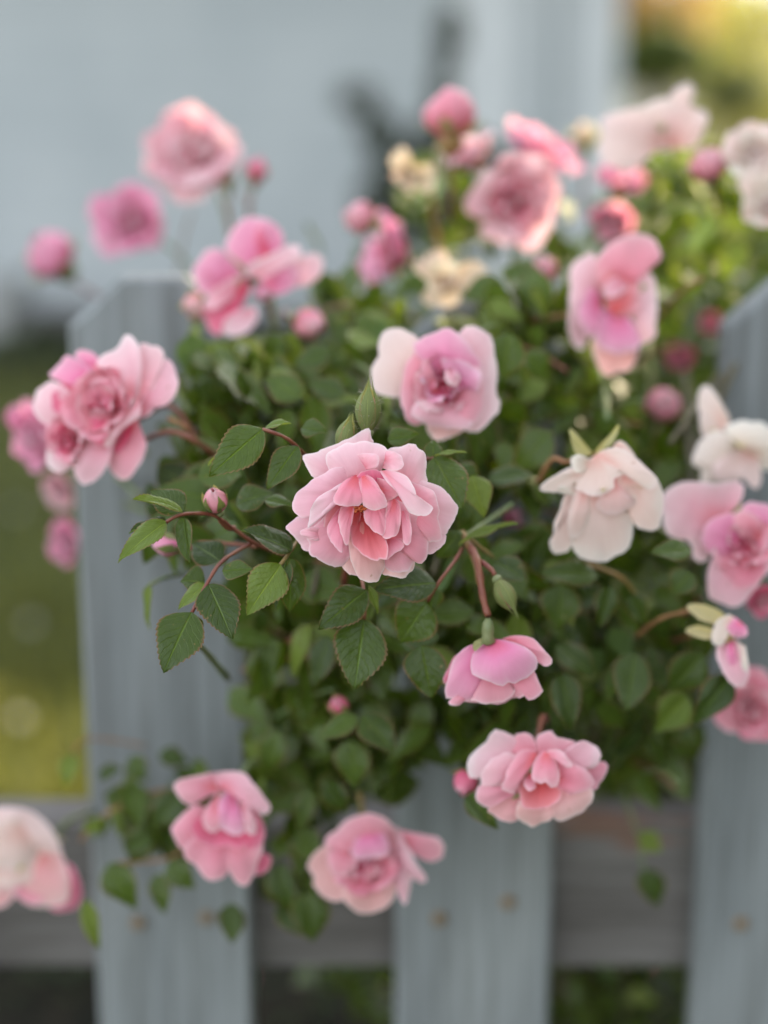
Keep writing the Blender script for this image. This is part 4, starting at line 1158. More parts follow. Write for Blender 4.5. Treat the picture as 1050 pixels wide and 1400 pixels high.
# ------------------------------------------------------------------ roses out of focus
random.seed(31)
RR = round_rose
RR(268, 212, .95, 158, (-.15, .12, 1), ['pale', 'pale', 'deep'], 'big pale rose with a reddish heart high on the left against the garage', stem_to=P(330, 400, .97), openness=1.0)
RR(180, 303, .98, 118, (-.1, .0, 1), ['mauve', 'mauve', 'deep'], 'deep pink rose just above the top of the left picket', stem_to=P(300, 440, 1.0))
RR(702, 280, .88, 150, (-.05, -.1, 1), ['pale', 'pink', 'deep'], 'large round rose with a dark heart, highest on the middle of the bush', stem_to=P(700, 380, .94))
RR(645, 216, .90, 100, (-.5, .75, .5), ['pale', 'pink', 'pink'], 'sunlit pale rose pressed behind the upper left of the large round rose', openness=.8, stem_to=P(650, 330, .95))
RR(735, 205, .95, 124, (.3, .5, .4), ['mauve', 'mauve', 'deep'], 'purplish pink rose behind the top of the large round rose', stem_to=P(740, 340, .98))
RR(540, 352, .92, 120, (-.85, .3, .3), ['mauve', 'deep', 'deep'], 'magenta rose seen from the side, leaning left above the middle picket', openness=.75, stem_to=P(590, 420, .93))
PC = [
 ('mauve', -5, 0, 4, 0, 1, [(480,420),(300,270),(340,150),(420,78),(560,90),(645,180),(630,320)]),
 ('pale', -4, 0, 3, 0, 1, [(620,440),(700,340),(820,285),(885,340),(860,435),(780,485),(690,495)]),
 ('mauve', -3, 2, 3, 0, 1, [(500,450),(560,370),(700,320),(745,420),(700,505),(600,545)]),
 ('deep', -3, 3, 2, 1, .3, [(420,430),(250,560),(163,640),(180,720),(240,778),(300,745),(385,620),(450,500)]),
 ('mauve', -2, 6, 4, 0, .8, [(430,430),(270,265),(170,285),(106,400),(135,505),(240,565),(350,520)]),
 ('deep', 3, 6, 1, 1, .2, [(300,430),(180,400),(160,470),(240,500),(300,480)]),
 ('pale', 3, 8, 2, 0, .5, [(420,420),(330,440),(215,520),(165,600),(230,625),(340,565)]),
 ('pale', 0, 6, 3, 0, .5, [(400,620),(300,685),(286,760),(340,788),(430,762),(495,680),(480,605)]),
 ('pale', 2, 8, 3, 0, .6, [(420,430),(440,360),(560,300),(700,235),(765,290),(640,375),(520,440)]),
 ('deep', 1, 4, 1, 0, .2, [(520,330),(470,200),(500,120),(545,200),(570,300)]),
]
traced_rose(336, 372, .80, 4.375, 240, 280, PC, 'large loose vivid pink rose above the foliage right of the left picket top', facing=(-.4, .5, .6), r=.026, stem_to=P(375, 450, .83))
PL = [
 ('peach', -6, -2, 4, 0, 1, [(60,330),(-150,360),(-230,520),(-120,640),(30,640),(80,480)]),
 ('white', -4, 1, 5, -1, 1, [(20,420),(-120,380),(-60,320),(50,308),(130,335),(190,410),(215,500),(150,540),(60,520)]),
 ('peach', -3, 4, 5, 0, 1, [(60,440),(-60,520),(-40,600),(40,600),(95,645),(160,650),(225,640),(240,560),(200,430)]),
 ('blush', 0, 6, 4, 0, .8, [(80,380),(-40,460),(-60,560),(20,580),(110,560),(170,480)]),
 ('white', 2, 8, 4, -1, .8, [(60,340),(-90,380),(-100,480),(20,520),(110,500),(140,420)]),
 ('pink', 1, 5, 2, 0, .5, [(60,560),(40,600),(100,640),(150,630),(170,580)]),
 ('deep', -4, -1, 3, 0, .6, [(190,500),(235,500),(272,560),(278,620),(240,662),(170,658),(160,600)]),
]
traced_rose(40, 1172, .80, 2.5, 0, 980, PL, 'fading cream and peach rose cut by the left edge, in front of the rail', facing=(.2, .75, .4), r=.030, stem_to=P(130, 1110, .84), sep=M_SEPALY)
PA = [
 ('blush', -6, -4, 2, 0, .6, [(540,240),(580,110),(640,50),(690,52),(695,100),(655,175),(620,240)]),
 ('blush', -4, 0, 4, 0, .8, [(500,340),(290,245),(292,190),(440,150),(580,112),(660,200),(640,300)]),
 ('blush', -3, 2, 4, 0, .8, [(540,340),(560,180),(680,148),(765,200),(745,250),(705,335),(640,340)]),
 ('pink', 0, 2, 1, 0, .2, [(570,260),(560,230),(590,200),(640,215),(620,260)]),
 ('white', -2, 5, 6, -2, 1, [(580,250),(300,190),(290,240),(262,350),(300,412),(380,447),(440,430),(480,370),(590,350)]),
]
traced_rose(895, 175, .85, 3.332, 740, 100, PA, 'white rose flushed pink in the sunlight at upper right, one petal pointing up', facing=(.1, .7, .5), r=.028, stem_to=P(900, 290, .92))
RR(846, 250, .94, 84, (.1, .6, .6), ['mauve', 'mauve', 'deep'], 'mauve rose under the sunlit white one', stem_to=P(860, 360, .97))
RR(838, 298, .93, 88, (-.2, -.5, .6), ['mauve', 'mauve', 'mauve'], 'deep mauve rose just above the tall pink rose', openness=.62, stem_to=P(850, 380, .97))
RR(1030, 212, .82, 96, (-.3, .3, .8), ['white', 'white', 'white'], 'white rose at the right edge, the upper one of a pair', stem_to=P(1030, 330, .9))
RR(1052, 280, .81, 96, (-.4, .1, .8), ['white', 'white', 'white'], 'white rose at the right edge, the lower one of a pair', stem_to=P(1040, 360, .9))
RR(52, 600, .86, 106, (-.5, -.1, .8), ['mauve', 'mauve', 'pink'], 'blurred mauve rose behind the large ruffled rose on the left', stem_to=P(200, 620, .80))
RR(98, 742, .92, 74, (-.6, .0, .7), ['mauve', 'mauve', 'pink'], 'blurred mauve rose at the left edge of the left picket', openness=.8, stem_to=P(200, 700, .82))
RR(85, 668, .93, 56, (-.3, -.2, .8), ['pale', 'pale', 'pink'], 'faint pale rose between the ruffled rose and the mauve one below it', openness=.9, stem_to=P(190, 680, .82))
RR(1025, 968, .77, 112, (-.3, .1, .9), ['pink', 'pink', 'deep'], 'salmon pink rose half cut off by the right edge, over the right picket', stem_to=P(990, 880, .84))
RR(1042, 818, .74, 56, (.1, -.4, .9), ['deep', 'pink', 'deep'], 'small coral pink rose under the pink rose at the right edge', openness=.8, stem_to=P(1010, 760, .80))
RR(697, 712, .76, 50, (.5, .5, .4), ['mauve', 'deep', 'deep'], 'magenta rose mostly hidden in the leaves left of the nodding white rose', openness=.5, stem_to=P(730, 680, .80))
RR(560, 238, .87, 78, (-.4, -.3, .8), ['cream', 'cream', 'cream'], 'faded cream rose lit by the sun above the middle of the bush', cat='wilted rose', group=WILT_GROUP, openness=1.2, sepals=M_SEPALY, stem_to=P(600, 350, .92), stalkmat=M_BROWN,
   layers=[(3, 1.1, .62, .9, 2.5, 0), (3, .8, .6, .3, 1.2, 1), (3, .5, .35, .2, .2, 2)])
RR(606, 384, .82, 92, (-.2, .3, .8), ['cream', 'cream', 'cream'], 'faded cream rose with curled petals lying over the middle picket top', cat='wilted rose', group=WILT_GROUP, openness=1.2, sepals=M_SEPALY, stem_to=P(640, 430, .88), stalkmat=M_BROWN,
   layers=[(3, 1.15, .60, .9, 2.2, 0), (3, .8, .55, .4, 1.4, 1), (3, .5, .35, .2, .2, 2)])
RR(930, 490, .96, 46, (0, 0, 1), ['deep', 'mauve', 'deep'], 'dim reddish rose low in the shade between the tall rose and the right picket', openness=.8, stem_to=P(900, 520, .98))
RR(972, 445, .97, 40, (.2, .3, .9), ['deep', 'mauve', 'deep'], 'dim pink rose in the shade beside the top of the right picket', openness=.8, stem_to=P(940, 500, .98))

# ------------------------------------------------------------------ buds
B = bud
B(362, 400, .805, 30, (.3, -.5, .7), 'tiny magenta bud tucked under the large loose vivid pink rose', mat='mauve', cover=.4, openness=.3, stalk=(375, 440, .83), swell=1.4)
B(503, 563, .6125, 56, (0.04, 1, .02), 'pointed green rose bud in sharp focus above the central rose', mat='pale', cover=1.16, stalk=(494, 640, .64), smat=M_STEMG, swell=.95, hairs=36)
B(473, 598, .615, 44, (0.25, .95, .02), 'half-hidden brownish green bud beside the pointed green one', mat='pale', cover=1.12, sep=M_SEPAL, stalk=(468, 650, .64), smat=M_STEMG, swell=1.0, hairs=26)
B(294, 684, .618, 42, (-.12, .75, .65), 'plump pink bud on a red stalk left of the central rose', cover=.75, openness=.12, stalk=(320, 722, .635), swell=1.2)
B(228, 745, .66, 46, (-.95, .1, .1), 'narrow pink bud pointing left below the plump pink one', mat='mauve', cover=.8, openness=.25, stalk=(300, 742, .68))
B(690, 812, .628, 44, (.45, -.85, .2), 'closed pale green bud hanging beside the red stalk', mat='pale', cover=1.15, stalk=(650, 768, .64))
B(463, 965, .70, 38, (-.3, .5, .75), 'small bud showing an orange tip among the lower leaves', mat='deep', cover=.9, openness=.2, stalk=(480, 1000, .73), swell=1.1)
B(350, 233, .93, 38, (.2, .8, .4), 'red bud right of the big pale rose high on the left', mat='deep', cover=.6, openness=.2, stalk=(335, 330, .95), swell=1.2)
B(313, 250, .94, 26, (.1, .9, .2), 'small reddish bud between the big pale rose and the red bud', mat='deep', cover=1.0, stalk=(320, 340, .95))
B(491, 297, .86, 50, (-.7, .2, .6), 'round pink bud standing clear above the middle picket', mat='pink', cover=.5, openness=.3, stalk=(540, 380, .90), swell=1.35)
B(423, 442, .80, 54, (.6, -.25, .6), 'plump two-tone pink bud above the foliage beside the left picket', mat='pink', cover=.45, openness=.3, stalk=(390, 425, .84), swell=1.15)
B(68, 346, 1.0, 70, (-.4, .5, .6), 'lone deep pink bud far left against the garage', mat='mauve', cover=.5, openness=.5, stalk=(160, 420, 1.0), swell=1.4)
B(616, 156, .86, 74, (0, 1, .2), 'half-open salmon bud standing tallest over the bush', mat='pink', cover=.4, openness=.6, stalk=(618, 300, .90), swell=1.45, sep=M_SEPALY)
B(968, 223, .83, 54, (-.3, .6, .6), 'pink bud left of the pair of white roses', mat='pink', cover=.45, openness=.4, stalk=(985, 300, .88), swell=1.4)
B(908, 553, .84, 48, (.1, .3, .9), 'round pink bud glowing in the dark foliage near the right picket', mat='pink', cover=.4, openness=.3, stalk=(890, 620, .88), swell=1.5)
B(745, 366, .83, 40, (-.2, .4, .8), 'small coral bud among leaves under the large round rose', mat='pink', cover=.5, openness=.3, stalk=(760, 420, .86), swell=1.3)
B(637, 1070, .69, 44, (-.4, -.6, .6), 'red-pink bud peeking out left of the wide flat-opened rose', mat='deep', cover=.4, openness=.3, stalk=(665, 1020, .72), swell=1.2)
B(268, 418, .80, 46, (-.4, -.3, .8), 'pale coral bud left of the large loose vivid pink rose', mat='peach', cover=.7, openness=.3, stalk=(310, 460, .84), swell=1.2)
B(800, 185, .98, 40, (0, .8, .4), 'faint cream bud behind the gap right of the purplish rose', mat='cream', cover=.6, openness=.4, stalk=(800, 290, 1.0), swell=1.3)

# ------------------------------------------------------------------ the bush: canes, twigs, leaves
random.seed(77)
bush = empty('rose_bush', Vector((0.14, 1.0, 0)))
tag(bush, 'leafy rose bush spilling forward over the picket fence, covered in pink roses', 'rose bush')
BO = bush.location

def leaf_mesh(name, rows, half, fold, droop, twist, serr=0.05, wave=0.03, shape=0.62, mat=M_LEAF):
    V = []; F = []; UV = []
    xs = [i / half for i in range(-half, half + 1)]
    n = len(xs)
    sd = ru(0, 20)
    for j in range(rows + 1):
        t = j / rows
        wd = 0.5 * (math.sin(math.pi * min(1, t ** .66)) ** 0.98) * (1 + 0.06 * math.sin(t * 3))
        wd = max(wd, 0.004)
        if t > .9: wd *= 1.0 + (t - .9) * 1.5
        for x in xs:
            e = abs(x)
            saw = ((t * 13) % 1.0) * serr if e == 1 and 0.04 < t < .97 else 0
            X = x * (wd + saw * (0.6 + wd))
            X *= 1 + .07 * math.sin(t * 7 + sd * (2 if x > 0 else 1))
            Y = t + (saw * .5) + 0.03 * math.sin(math.pi * t) * e * e * .5
            Z = fold * abs(X) * (0.6 + .4 * t) - droop * t * t + wave * math.sin(t * 9 + sd + x) * e * e + 0.02 * math.sin(t * 40 - e * 9) * e * (1 - e)
            Z += -0.25 * fold * X * X * 4 * e
            Xr = X * math.cos(twist * t) - Z * math.sin(twist * t)
            Zr = X * math.sin(twist * t) + Z * math.cos(twist * t)
            V.append((Xr, Y, Zr)); UV.append(((x + 1) / 2, t))
    for j in range(rows):
        for i in range(n - 1):
            q = j * n + i
            F.append((q, q + 1, q + n + 1, q + n))
    me = bpy.data.meshes.new(name)
    me.from_pydata(V, [], F)
    ul = me.uv_layers.new(name='UVMap')
    for l in me.loops: ul.data[l.index].uv = UV[l.vertex_index]
    me.polygons.foreach_set('use_smooth', [True] * len(me.polygons))
    me.materials.append(mat)
    return me, V, F, UV

LM = [leaf_mesh('leaf_%s' % n, 39, 4, f, d, tw, mat=M_LEAF) for n, f, d, tw in
      (('flat', .18, .10, .05), ('folded', .55, .12, -.1), ('drooped', .25, .30, .15), ('twisted', .3, .15, .6), ('cupped', .4, .2, -.35), ('bent', .1, .22, -.2))]
LY = [leaf_mesh('young_leaf_%s' % n, 39, 4, f, d, tw, mat=M_LEAFL) for n, f, d, tw in (('folded', .6, .1, .1), ('open', .3, .2, -.2))]
LO = [leaf_mesh('far_leaf_%d' % i, 6, 1, f, d, tw, serr=0) for i, (f, d, tw) in enumerate(((.2, .1, .1), (.5, .15, -.3), (.3, .3, .4)))]

n_leaf = 0
def leaf(base, tip, wr, nrm, me, name='leaf'):
    """base, tip: world points; wr: width over length; nrm: rough direction the upper face looks"""
    global n_leaf
    y = tip - base; L = y.length; y.normalize()
    z = (nrm - y * nrm.dot(y)).normalized()
    x = y.cross(z)
    o = bpy.data.objects.new(name, me)
    col.objects.link(o)
    o.parent = bush
    M = Matrix((x * L * wr, y * L, z * L)).transposed().to_4x4()
    M.translation = base - BO
    o.matrix_local = M
    n_leaf += 1
    return o

def lf(x0, y0, x1, y1, wpx, z0=.62, z1=None, tone=0, v=None, n=(0, .45, 1)):
    """one leaf placed by the two ends of its blade"""
    z1 = z0 if z1 is None else z1
    b = P(x0, y0, z0); t = P(x1, y1, z1)
    Lpx = math.hypot(x1 - x0, y1 - y0)
    Ld = (t - b).length * FPX / ((z0 + z1) / 2)
    pool = LY if tone else LM
    me = (pool[v] if v is not None else random.choice(pool))[0]
    return leaf(b, t, wpx * 1.08 / Ld, dirc(*n), me)

# sharp sprays left of the central rose
lf(359, 587, 286, 648, 50, .608, .60, 0, 0, (.15, .35, 1))
lf(361, 588, 278, 622, 26, .618, .618, 1, 1, (-.1, 1, .5))
lf(407, 610, 364, 666, 36, .612, .606, 0, 0, (-.2, .2, 1))
lf(362, 586, 397, 576, 20, .615, .61, 1, 0, (0, .8, .6))
lf(413, 585, 446, 588, 26, .635, .63, 0, 1, (0, .6, 1))
lf(250, 701, 184, 677, 22, .606, .60, 1, 0, (-.1, .9, .4))
lf(251, 699, 206, 668, 40, .610, .612, 0, 0, (.3, .5, .9))
lf(227, 714, 160, 759, 34, .606, .594, 1, 1, (.1, .6, .8))
lf(228, 712, 176, 724, 22, .612, .604, 0, 1, (.1, .9, .5))
lf(251, 708, 256, 769, 27, .610, .604, 0, 1, (-.5, .1, .9))
lf(301, 767, 262, 740, 40, .625, .632, 0, 0, (.1, .5, .9))
lf(304, 781, 344, 776, 26, .612, .608, 0, 0, (0, .5, 1))
lf(281, 799, 240, 830, 22, .612, .61, 1, 1, (.3, .7, .6))
lf(280, 797, 248, 790, 40, .622, .62, 0, 4, (.3, .4, .9))
lf(285, 799, 318, 871, 50, .61, .60, 0, 0, (.2, .2, 1))
lf(262, 837, 222, 916, 60, .606, .595, 0, 0, (-.15, .25, 1))
lf(264, 842, 272, 880, 20, .618, .62, 0, 1, (.6, .2, .7))
lf(399, 753, 334, 720, 42, .616, .61, 0, 1, (.1, .7, .7))
lf(384, 772, 338, 838, 46, .608, .60, 1, 1, (.3, .35, 1))
lf(392, 766, 372, 830, 30, .612, .607, 0, 4, (-.2, .2, 1))
lf(396, 762, 399, 838, 40, .618, .617, 0, 0, (.5, .2, 1))
lf(323, 690, 366, 668, 36, .64, .635, 0, 2, (.1, .5, .9))
lf(362, 684, 402, 690, 26, .628, .625, 0, 1, (0, .9, .5))
lf(272, 652, 330, 640, 42, .66, .66, 0, 2, (0, .4, 1))
lf(330, 640, 300, 690, 44, .67, .67, 0, 3, (0, .3, 1))
lf(205, 800, 196, 860, 20, .68, .68, 1, 1, (-.6, .2, .7))
lf(232, 700, 190, 770, 36, .69, .69, 0, 2, (-.2, .2, 1))
# sprays under the central rose
lf(501, 807, 436, 858, 46, .62, .612, 0, 0, (.1, .4, 1))
lf(503, 800, 521, 838, 12, .62, .62, 1, 1, (.7, .2, .6))
lf(498, 847, 485, 942, 64, .624, .616, 0, 0, (.05, .15, 1))
lf(596, 797, 513, 802, 48, .628, .62, 0, 0, (0, .6, 1))
lf(583, 824, 547, 880, 56, .636, .638, 0, 0, (.1, .25, 1))
lf(592, 803, 590, 838, 26, .64, .64, 0, 1, (.5, .3, 1))
lf(576, 882, 590, 956, 50, .64, .638, 0, 0, (-.1, .15, 1))
lf(600, 872, 545, 868, 34, .66, .665, 0, 2, (0, .6, .9))
lf(489, 981, 434, 1006, 30, .69, .69, 0, 0, (-.1, .6, .8))
lf(495, 978, 541, 1027, 40, .69, .685, 0, 0, (.1, .4, 1))
lf(480, 1012, 484, 1078, 42, .72, .72, 0, 0, (-.1, .3, 1))
lf(445, 1066, 474, 1115, 32, .73, .73, 0, 4, (-.2, .3, 1))
lf(425, 1080, 405, 1140, 26, .74, .74, 0, 0, (-.4, .3, 1))
lf(382, 1000, 356, 1060, 36, .75, .75, 0, 2, (-.3, .4, 1))
lf(450, 870, 425, 940, 34, .70, .70, 0, 0, (-.3, .5, 1))
# right of the central rose
lf(593, 625, 633, 692, 52, .628, .618, 0, 0, (.1, .3, 1))
lf(592, 628, 594, 600, 24, .63, .632, 0, 0, (.3, .3, 1))
lf(594, 624, 636, 611, 9, .628, .624, 1, 1, (0, 1, .15))
lf(530, 602, 572, 592, 26, .63, .628, 0, 1, (0, .6, 1))
lf(646, 650, 664, 704, 34, .65, .645, 1, 1, (.3, .2, 1))
lf(628, 745, 702, 702, 9, .645, .65, 1, 1, (.1, 1, .1))
lf(628, 728, 598, 764, 34, .65, .65, 0, 2, (.2, .4, 1))
lf(676, 768, 720, 790, 40, .665, .66, 0, 0, (.1, .6, .9))
lf(618, 640, 665, 668, 40, .67, .67, 0, 2, (.2, .5, 1))
lf(668, 655, 730, 645, 34, .69, .69, 0, 0, (0, .7, .8))
lf(945, 752, 891, 752, 30, .67, .665, 0, 0, (0, .6, .9))
lf(945, 782, 918, 812, 34, .69, .69, 0, 4, (.1, .4, 1))
lf(818, 787, 738, 778, 34, .69, .685, 0, 0, (0, .6, .9))
lf(768, 800, 764, 862, 50, .70, .70, 0, 0, (.1, .3, 1))
lf(834, 800, 820, 858, 28, .70, .70, 0, 1, (.3, .2, 1))
lf(862, 812, 884, 856, 26, .71, .71, 0, 1, (-.3, .3, 1))
lf(868, 893, 858, 972, 46, .70, .69, 0, 0, (0, .2, 1))
lf(760, 882, 820, 925, 40, .71, .71, 0, 0, (.1, .6, .8))
lf(768, 920, 782, 1002, 36, .69, .685, 0, 1, (-.1, .2, 1))
lf(962, 895, 915, 948, 46, .71, .71, 0, 2, (.2, .4, 1))
lf(940, 952, 896, 1000, 44, .73, .72, 1, 0, (.1, .3, 1))
lf(998, 925, 948, 990, 38, .69, .685, 0, 1, (.2, .4, 1))
lf(640, 1085, 680, 1133, 30, .68, .67, 0, 1, (-.2, .2, 1))
lf(696, 455, 690, 520, 44, .70, .70, 0, 0, (.1, .1, 1))
lf(720, 480, 755, 520, 36, .74, .74, 0, 2, (.1, .3, 1))
lf(740, 395, 690, 360, 46, .80, .80, 0, 2, (.1, .5, 1))
lf(690, 390, 630, 400, 40, .80, .80, 0, 2, (.1, .5, 1))
lf(410, 545, 365, 510, 40, .70, .70, 0, 2, (.1, .5, 1))
lf(450, 480, 400, 500, 34, .74, .74, 0, 0, (.1, .5, 1))
lf(470, 540, 420, 520, 34, .72, .72, 0, 0, (.1, .5, 1))
lf(380, 455, 370, 510, 34, .78, .78, 0, 2, (.2, .2, 1))
# leaves hanging round the lower left roses
for a in ((98, 1030, 88, 1075, 24, .80, 1), (180, 1035, 196, 1068, 30, .80, 0), (218, 1030, 255, 1040, 24, .80, 0), (250, 1085, 205, 1130, 40, .78, 0), (205, 1140, 170, 1165, 34, .78, 0),
          (150, 1180, 180, 1245, 44, .77, 0), (216, 1195, 222, 1250, 26, .77, 0), (230, 1180, 262, 1215, 34, .77, 0), (316, 1235, 318, 1290, 32, .77, 0), (118, 1230, 134, 1298, 22, .76, 1),
          (250, 1100, 200, 1090, 30, .79, 0), (150, 1125, 110, 1135, 20, .80, 1), (420, 1220, 430, 1288, 46, .77, 0), (380, 1180, 395, 1250, 36, .78, 0), (135, 1060, 165, 1050, 22, .80, 0),
          (880, 1190, 905, 1240, 40, .83, 0), (875, 1140, 905, 1165, 26, .83, 1)):
    lf(*a[:5], a[5], a[5] - .005, a[6], None, (ru(-.4, .3), ru(.1, .5), 1))

# twigs
def tw(name, pts, r0=.0011, r1=.0009, mat=M_STEMR):
    return tube(name, [P(*p) - BO for p in pts], r0 * .78, r1 * .78, mat, bush)
tw('twig', [(430, 640, .66), (413, 618, .625), (390, 598, .612), (359, 587, .608)])
tw('twig', [(390, 760, .66), (352, 745, .64), (318, 722, .632), (290, 704, .618), (250, 703, .61), (227, 714, .607)])
tw('twig', [(345, 742, .64), (304, 767, .622), (283, 798, .612), (262, 838, .607)])
tw('twig', [(352, 748, .65), (300, 742, .655), (270, 742, .66)])
tw('twig', [(440, 700, .66), (410, 735, .63), (398, 752, .618), (382, 774, .609)], mat=M_STEMO)
tw('twig', [(492, 780, .64), (497, 805, .622), (499, 828, .624), (498, 848, .625)])
tw('twig', [(640, 735, .66), (622, 766, .64), (600, 796, .63), (585, 822, .635)])
tw('twig', [(600, 622, .66), (583, 627, .64), (593, 626, .628)])
tw('twig', [(700, 690, .70), (640, 730, .66), (628, 728, .65)], .0016, .0012, M_STEMG)
tw('twig', [(632, 728, .655), (648, 765, .64), (655, 800, .635)], .0018, .0014, M_STEMO)
tw('twig', [(640, 735, .655), (675, 762, .66)], .001, .0008, M_STEMO)
tw('twig', [(245, 860, .62), (275, 885, .66), (312, 928, .72)], .0014, .002, M_STEMG)
tw('twig', [(200, 600, .72), (235, 590, .70), (270, 605, .70), (330, 650, .74)], .0016, .0018, M_STEMR)
tw('twig', [(230, 572, .70), (255, 585, .70), (275, 612, .72)], .0012, .0012, M_BROWN)
tw('twig', [(735, 660, .70), (755, 628, .69), (775, 632, .68), (800, 620, .67)], .0016, .0012, M_BROWN)
tw('twig', [(870, 870, .72), (905, 845, .70), (945, 835, .69)], .0014, .0011, M_BROWN)
tw('twig', [(800, 770, .70), (850, 790, .70), (880, 830, .72)], .0012, .001, M_STEMO)
tw('twig', [(200, 1020, .83), (120, 1010, .82), (95, 1040, .80)], .0008, .0008, M_BROWN)
tw('twig', [(300, 1110, .80), (230, 1080, .80), (150, 1110, .80), (110, 1150, .80)], .0012, .001, M_BROWN)
tw('twig', [(260, 1120, .79), (240, 1170, .78), (160, 1180, .78)], .001, .0008, M_BROWN)
tw('twig', [(720, 440, .80), (780, 430, .78), (800, 432, .76)], .0013, .0012, M_BROWN)
tw('twig', [(350, 330, .96), (338, 280, .94), (330, 262, .94)], .0009, .0008, M_BROWN)
tw('twig', [(240, 400, 1.0), (250, 330, .97), (262, 290, .96)], .0009, .0008, M_BROWN)
tw('twig', [(250, 785, .71), (225, 790, .69), (204, 800, .68)], mat=M_STEMG)
tw('twig', [(850, 1080, .84), (872, 1140, .835), (876, 1168, .83), (880, 1192, .83)], mat=M_STEMG)
for k in range(34):
    x = ru(300, 980); y = ru(430, 1080); z = ru(.72, .84)
    a = ru(-.8, .8); L = ru(40, 110)
    tw('twig', [(x, y, z + .03), (x + math.cos(a) * L * .5, y + math.sin(a) * L * .5 - 8, z), (x + math.cos(a) * L, y + math.sin(a) * L, z - .02)], .0013, .0009, random.choice([M_STEMR, M_STEMG, M_STEMG, M_BROWN, M_STEMO]))
# canes from the ground behind the fence, arching over it
for k in range(13):
    x0 = BO.x + ru(-.12, .14); y0 = 1.0 + ru(-.06, .10)
    tgt = P(ru(300, 980), ru(430, 900), ru(.70, .86))
    top = Vector(((x0 + tgt.x) / 2 + ru(-.05, .05), .90 + ru(0, .05), 1.0 + ru(-.02, .07)))
    tube('cane', [Vector((x0, y0, -.05)) - BO, Vector((x0 + ru(-.04, .04), y0, .45)) - BO, Vector(((x0 * 2 + top.x) / 3, .95, .85)) - BO, top - BO, tgt - BO], ru(.003, .0055), .0015, random.choice([M_CANE, M_STEMG]), bush, sub=6)

# the mass of leaves, in blobs that follow the bush: (px, py, z, rx, ry, dz, weight)
BL = [(420, 475, .80, 170, 50, .04, 5), (330, 560, .745, 110, 90, .035, 6), (270, 690, .70, 75, 90, .03, 3.5), (500, 640, .745, 230, 130, .05, 12), (450, 840, .74, 140, 130, .04, 9), (420, 1010, .78, 100, 120, .03, 7),
      (420, 1200, .78, 45, 70, .02, 1.6), (640, 820, .72, 150, 130, .04, 9), (800, 880, .76, 180, 170, .04, 12), (700, 450, .80, 110, 80, .035, 5), (900, 400, .90, 120, 150, .06, 9), (600, 300, .93, 100, 60, .04, 3.2),
      (940, 290, 1.0, 140, 90, .06, 9), (600, 270, .98, 70, 50, .04, 2), (860, 650, .80, 110, 130, .05, 6), (920, 960, .79, 70, 90, .03, 3), (235, 1115, .795, 120, 60, .02, 3.2), (680, 990, .75, 70, 60, .03, 3), (560, 1020, .78, 90, 60, .03, 3), (760, 330, .92, 60, 50, .04, 2),
      (900, 560, .95, 120, 120, .05, 5), (500, 410, .86, 90, 30, .03, 2.2), (690, 640, .74, 80, 80, .03, 3), (770, 500, .79, 70, 90, .025, 5), (720, 560, .76, 60, 60, .02, 2.5), (860, 1050, .82, 90, 70, .03, 3), (430, 340, .95, 30, 25, .03, .3)]
# gaps through which the pickets show (px, py, radius), kept clear of leaves in front of the fence
GAPS = [(592, 432, 20), (762, 480, 16), (745, 592, 14), (190, 430, 60), (220, 960, 95), (200, 820, 60), (150, 760, 60), (700, 1180, 120), (620, 1230, 110), (1010, 480, 50), (990, 1100, 60), (600, 1080, 34), (300, 930, 30)]
# flowers in front stay uncovered
KEEP = [(491, 695, 118, .64), (598, 522, 82, .70), (828, 675, 88, .69), (680, 915, 70, .66), (735, 1062, 92, .68), (302, 1130, 72, .74), (500, 1180, 84, .75), (145, 565, 115, .74), (838, 412, 84, .77), (995, 740, 100, .73), (1005, 620, 70, .77),
        (990, 880, 50, .72), (268, 212, 95, 1.05), (180, 303, 80, 1.1), (700, 262, 88, .93), (648, 214, 55, .95), (728, 200, 70, 1.05), (540, 350, 58, .96), (330, 370, 95, .86), (312, 428, 40, .83), (870, 185, 80, .90), (935, 165, 60, .90),
        (846, 265, 50, .95), (836, 300, 46, .95), (1030, 212, 70, .88), (1050, 280, 65, .88), (52, 600, 70, .95), (98, 742, 50, 1.0), (1025, 968, 75, .82), (30, 1172, 90, .88), (95, 1216, 40, .88), (560, 238, 46, .92), (606, 384, 48, .86),
        (503, 560, 34, .64), (474, 598, 26, .64), (294, 684, 32, .66), (228, 745, 30, .69), (690, 812, 30, .66), (463, 965, 26, .73), (350, 233, 28, 1.1), (491, 297, 30, 1.0), (423, 442, 34, .84), (68, 346, 60, 1.2), (616, 156, 48, 1.0),
        (968, 223, 32, .9), (908, 553, 28, .88), (745, 366, 20, .86), (637, 1070, 24, .72), (697, 712, 26, .79), (930, 490, 30, .96), (972, 445, 26, .98), (660, 815, 20, .65)]
def sample_leaf():
    bx = random.choices(BL, [b[6] for b in BL])[0]
    while True:
        d = Vector((ru(-1, 1), ru(-1, 1), ru(-1, 1)))
        if d.length < 1: break
    return bx[0] + d.x * bx[3], bx[1] + d.y * bx[4], bx[2] + d.z * bx[5]
def clear(x, y, z, m=14):
    for gx, gy, gr in GAPS:
        if z < .86 and (x - gx) ** 2 + (y - gy) ** 2 < (gr + m) ** 2: return False
    for gx, gy, gr, gz in KEEP:
        if z < gz and (x - gx) ** 2 + (y - gy) ** 2 < (gr + m) ** 2: return False
    return True
pool = []
tries = 0
while len(pool) < 2000 and tries < 60000:
    tries += 1
    x, y, z = sample_leaf()
    if not clear(x, y, z): continue
    pool.append((z + ru(0, .02), x, y))
pool.sort()
singles = [p for p in pool if p[0] < .80]
random.shuffle(singles)
nsingle = 296 - n_leaf
chosen = set(id(p) for p in singles[:nsingle])
V = []; F = []; UV = []
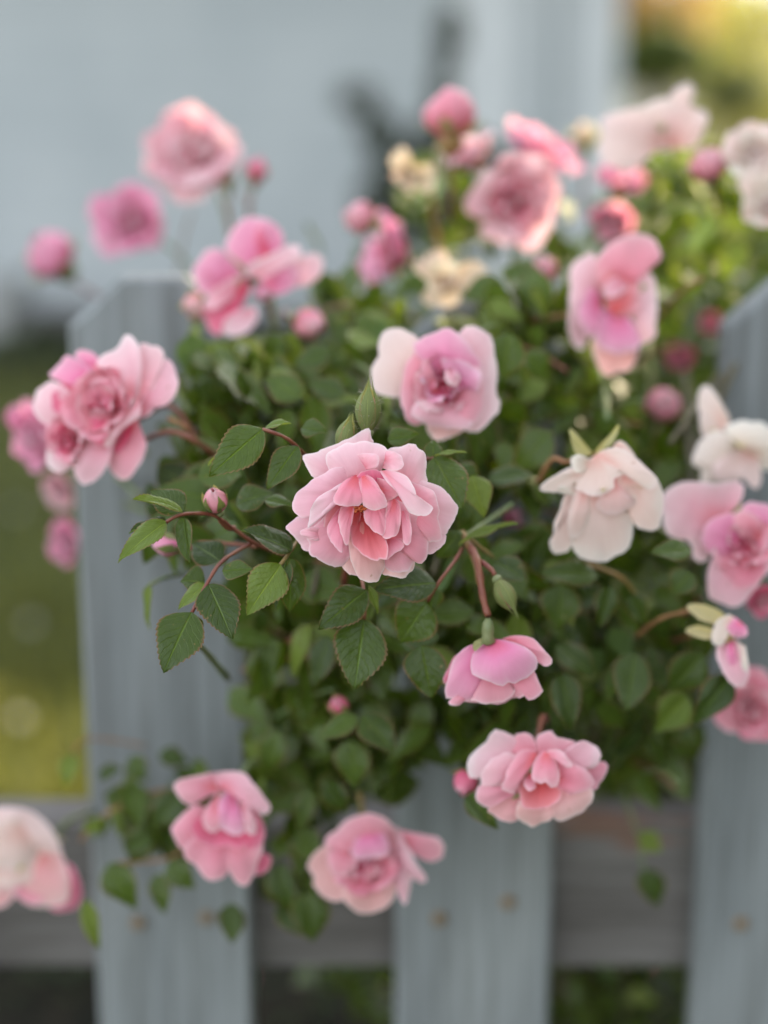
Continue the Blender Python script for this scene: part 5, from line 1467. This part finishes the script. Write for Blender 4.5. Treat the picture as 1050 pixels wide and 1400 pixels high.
V2 = []; F2 = []; UV2 = []
def add_far(lx, base, tip, wr, nrm, young):
    _, lv, lfc, luv = lx
    y = tip - base; L = y.length; y.normalize()
    z = (nrm - y * nrm.dot(y)).normalized(); x = y.cross(z)
    vv, ff, uu = (V2, F2, UV2) if young else (V, F, UV)
    o = len(vv)
    for (a, b, c) in lv: vv.append(base - BO + x * (a * L * wr) + y * (b * L) + z * (c * L))
    ff += [tuple(i + o for i in f) for f in lfc]; uu += luv
for p in pool:
    z, x, y = p
    c = P(x, y, z)
    an = random.gauss(-1.35, .75)                      # blades mostly hang, some stand out sideways
    dv = (RT * math.cos(an) + UP * math.sin(an) + FW * ru(-.7, .5)).normalized()
    L = ru(.012, .030)
    nrm = dirc(ru(-1, 1), ru(-.1, 1), ru(.1, 1.0))
    young = R() < (.55 if (y < 400 and x > 860) else .28 if y < 560 else .08)  # yellower young leaves crowd the top, their colour standing in for golden backlight
    b = c - dv * L * .5; t = c + dv * L * .5
    if id(p) in chosen:
        leaf(b, t, ru(.45, .66), nrm, random.choice(LY if young else LM)[0])
    else:
        add_far(random.choice(LO), b, t, ru(.42, .66), nrm, young)
# inner and rear of the bush behind the fence
for _ in range(5200):
    while True:
        x, y, z = ru(-.10, .42), ru(.90, 1.28), ru(.42, 1.07)
        if (x - .16) ** 2 / .28 ** 2 + (y - 1.08) ** 2 / .2 ** 2 + (z - .78) ** 2 / .38 ** 2 < 1: break
    c = Vector((x, y, z))
    a = ru(0, 6.28)
    dv = Vector((math.cos(a), math.sin(a), ru(-1.2, .2))).normalized(); L = ru(.014, .026)
    nrm = Vector((ru(-1, 1), ru(-1, .6), ru(.2, 1.2))).normalized()
    add_far(random.choice(LO), c - dv * L * .5, c + dv * L * .5, ru(.5, .7), nrm, R() < (.25 if z > 1.0 else .04))
o = mesh_obj('leaves', V, F, M_LEAF, bush, UV); o['kind'] = 'stuff'
o = mesh_obj('leaves', V2, F2, M_LEAFL, bush, UV2); o['kind'] = 'stuff'
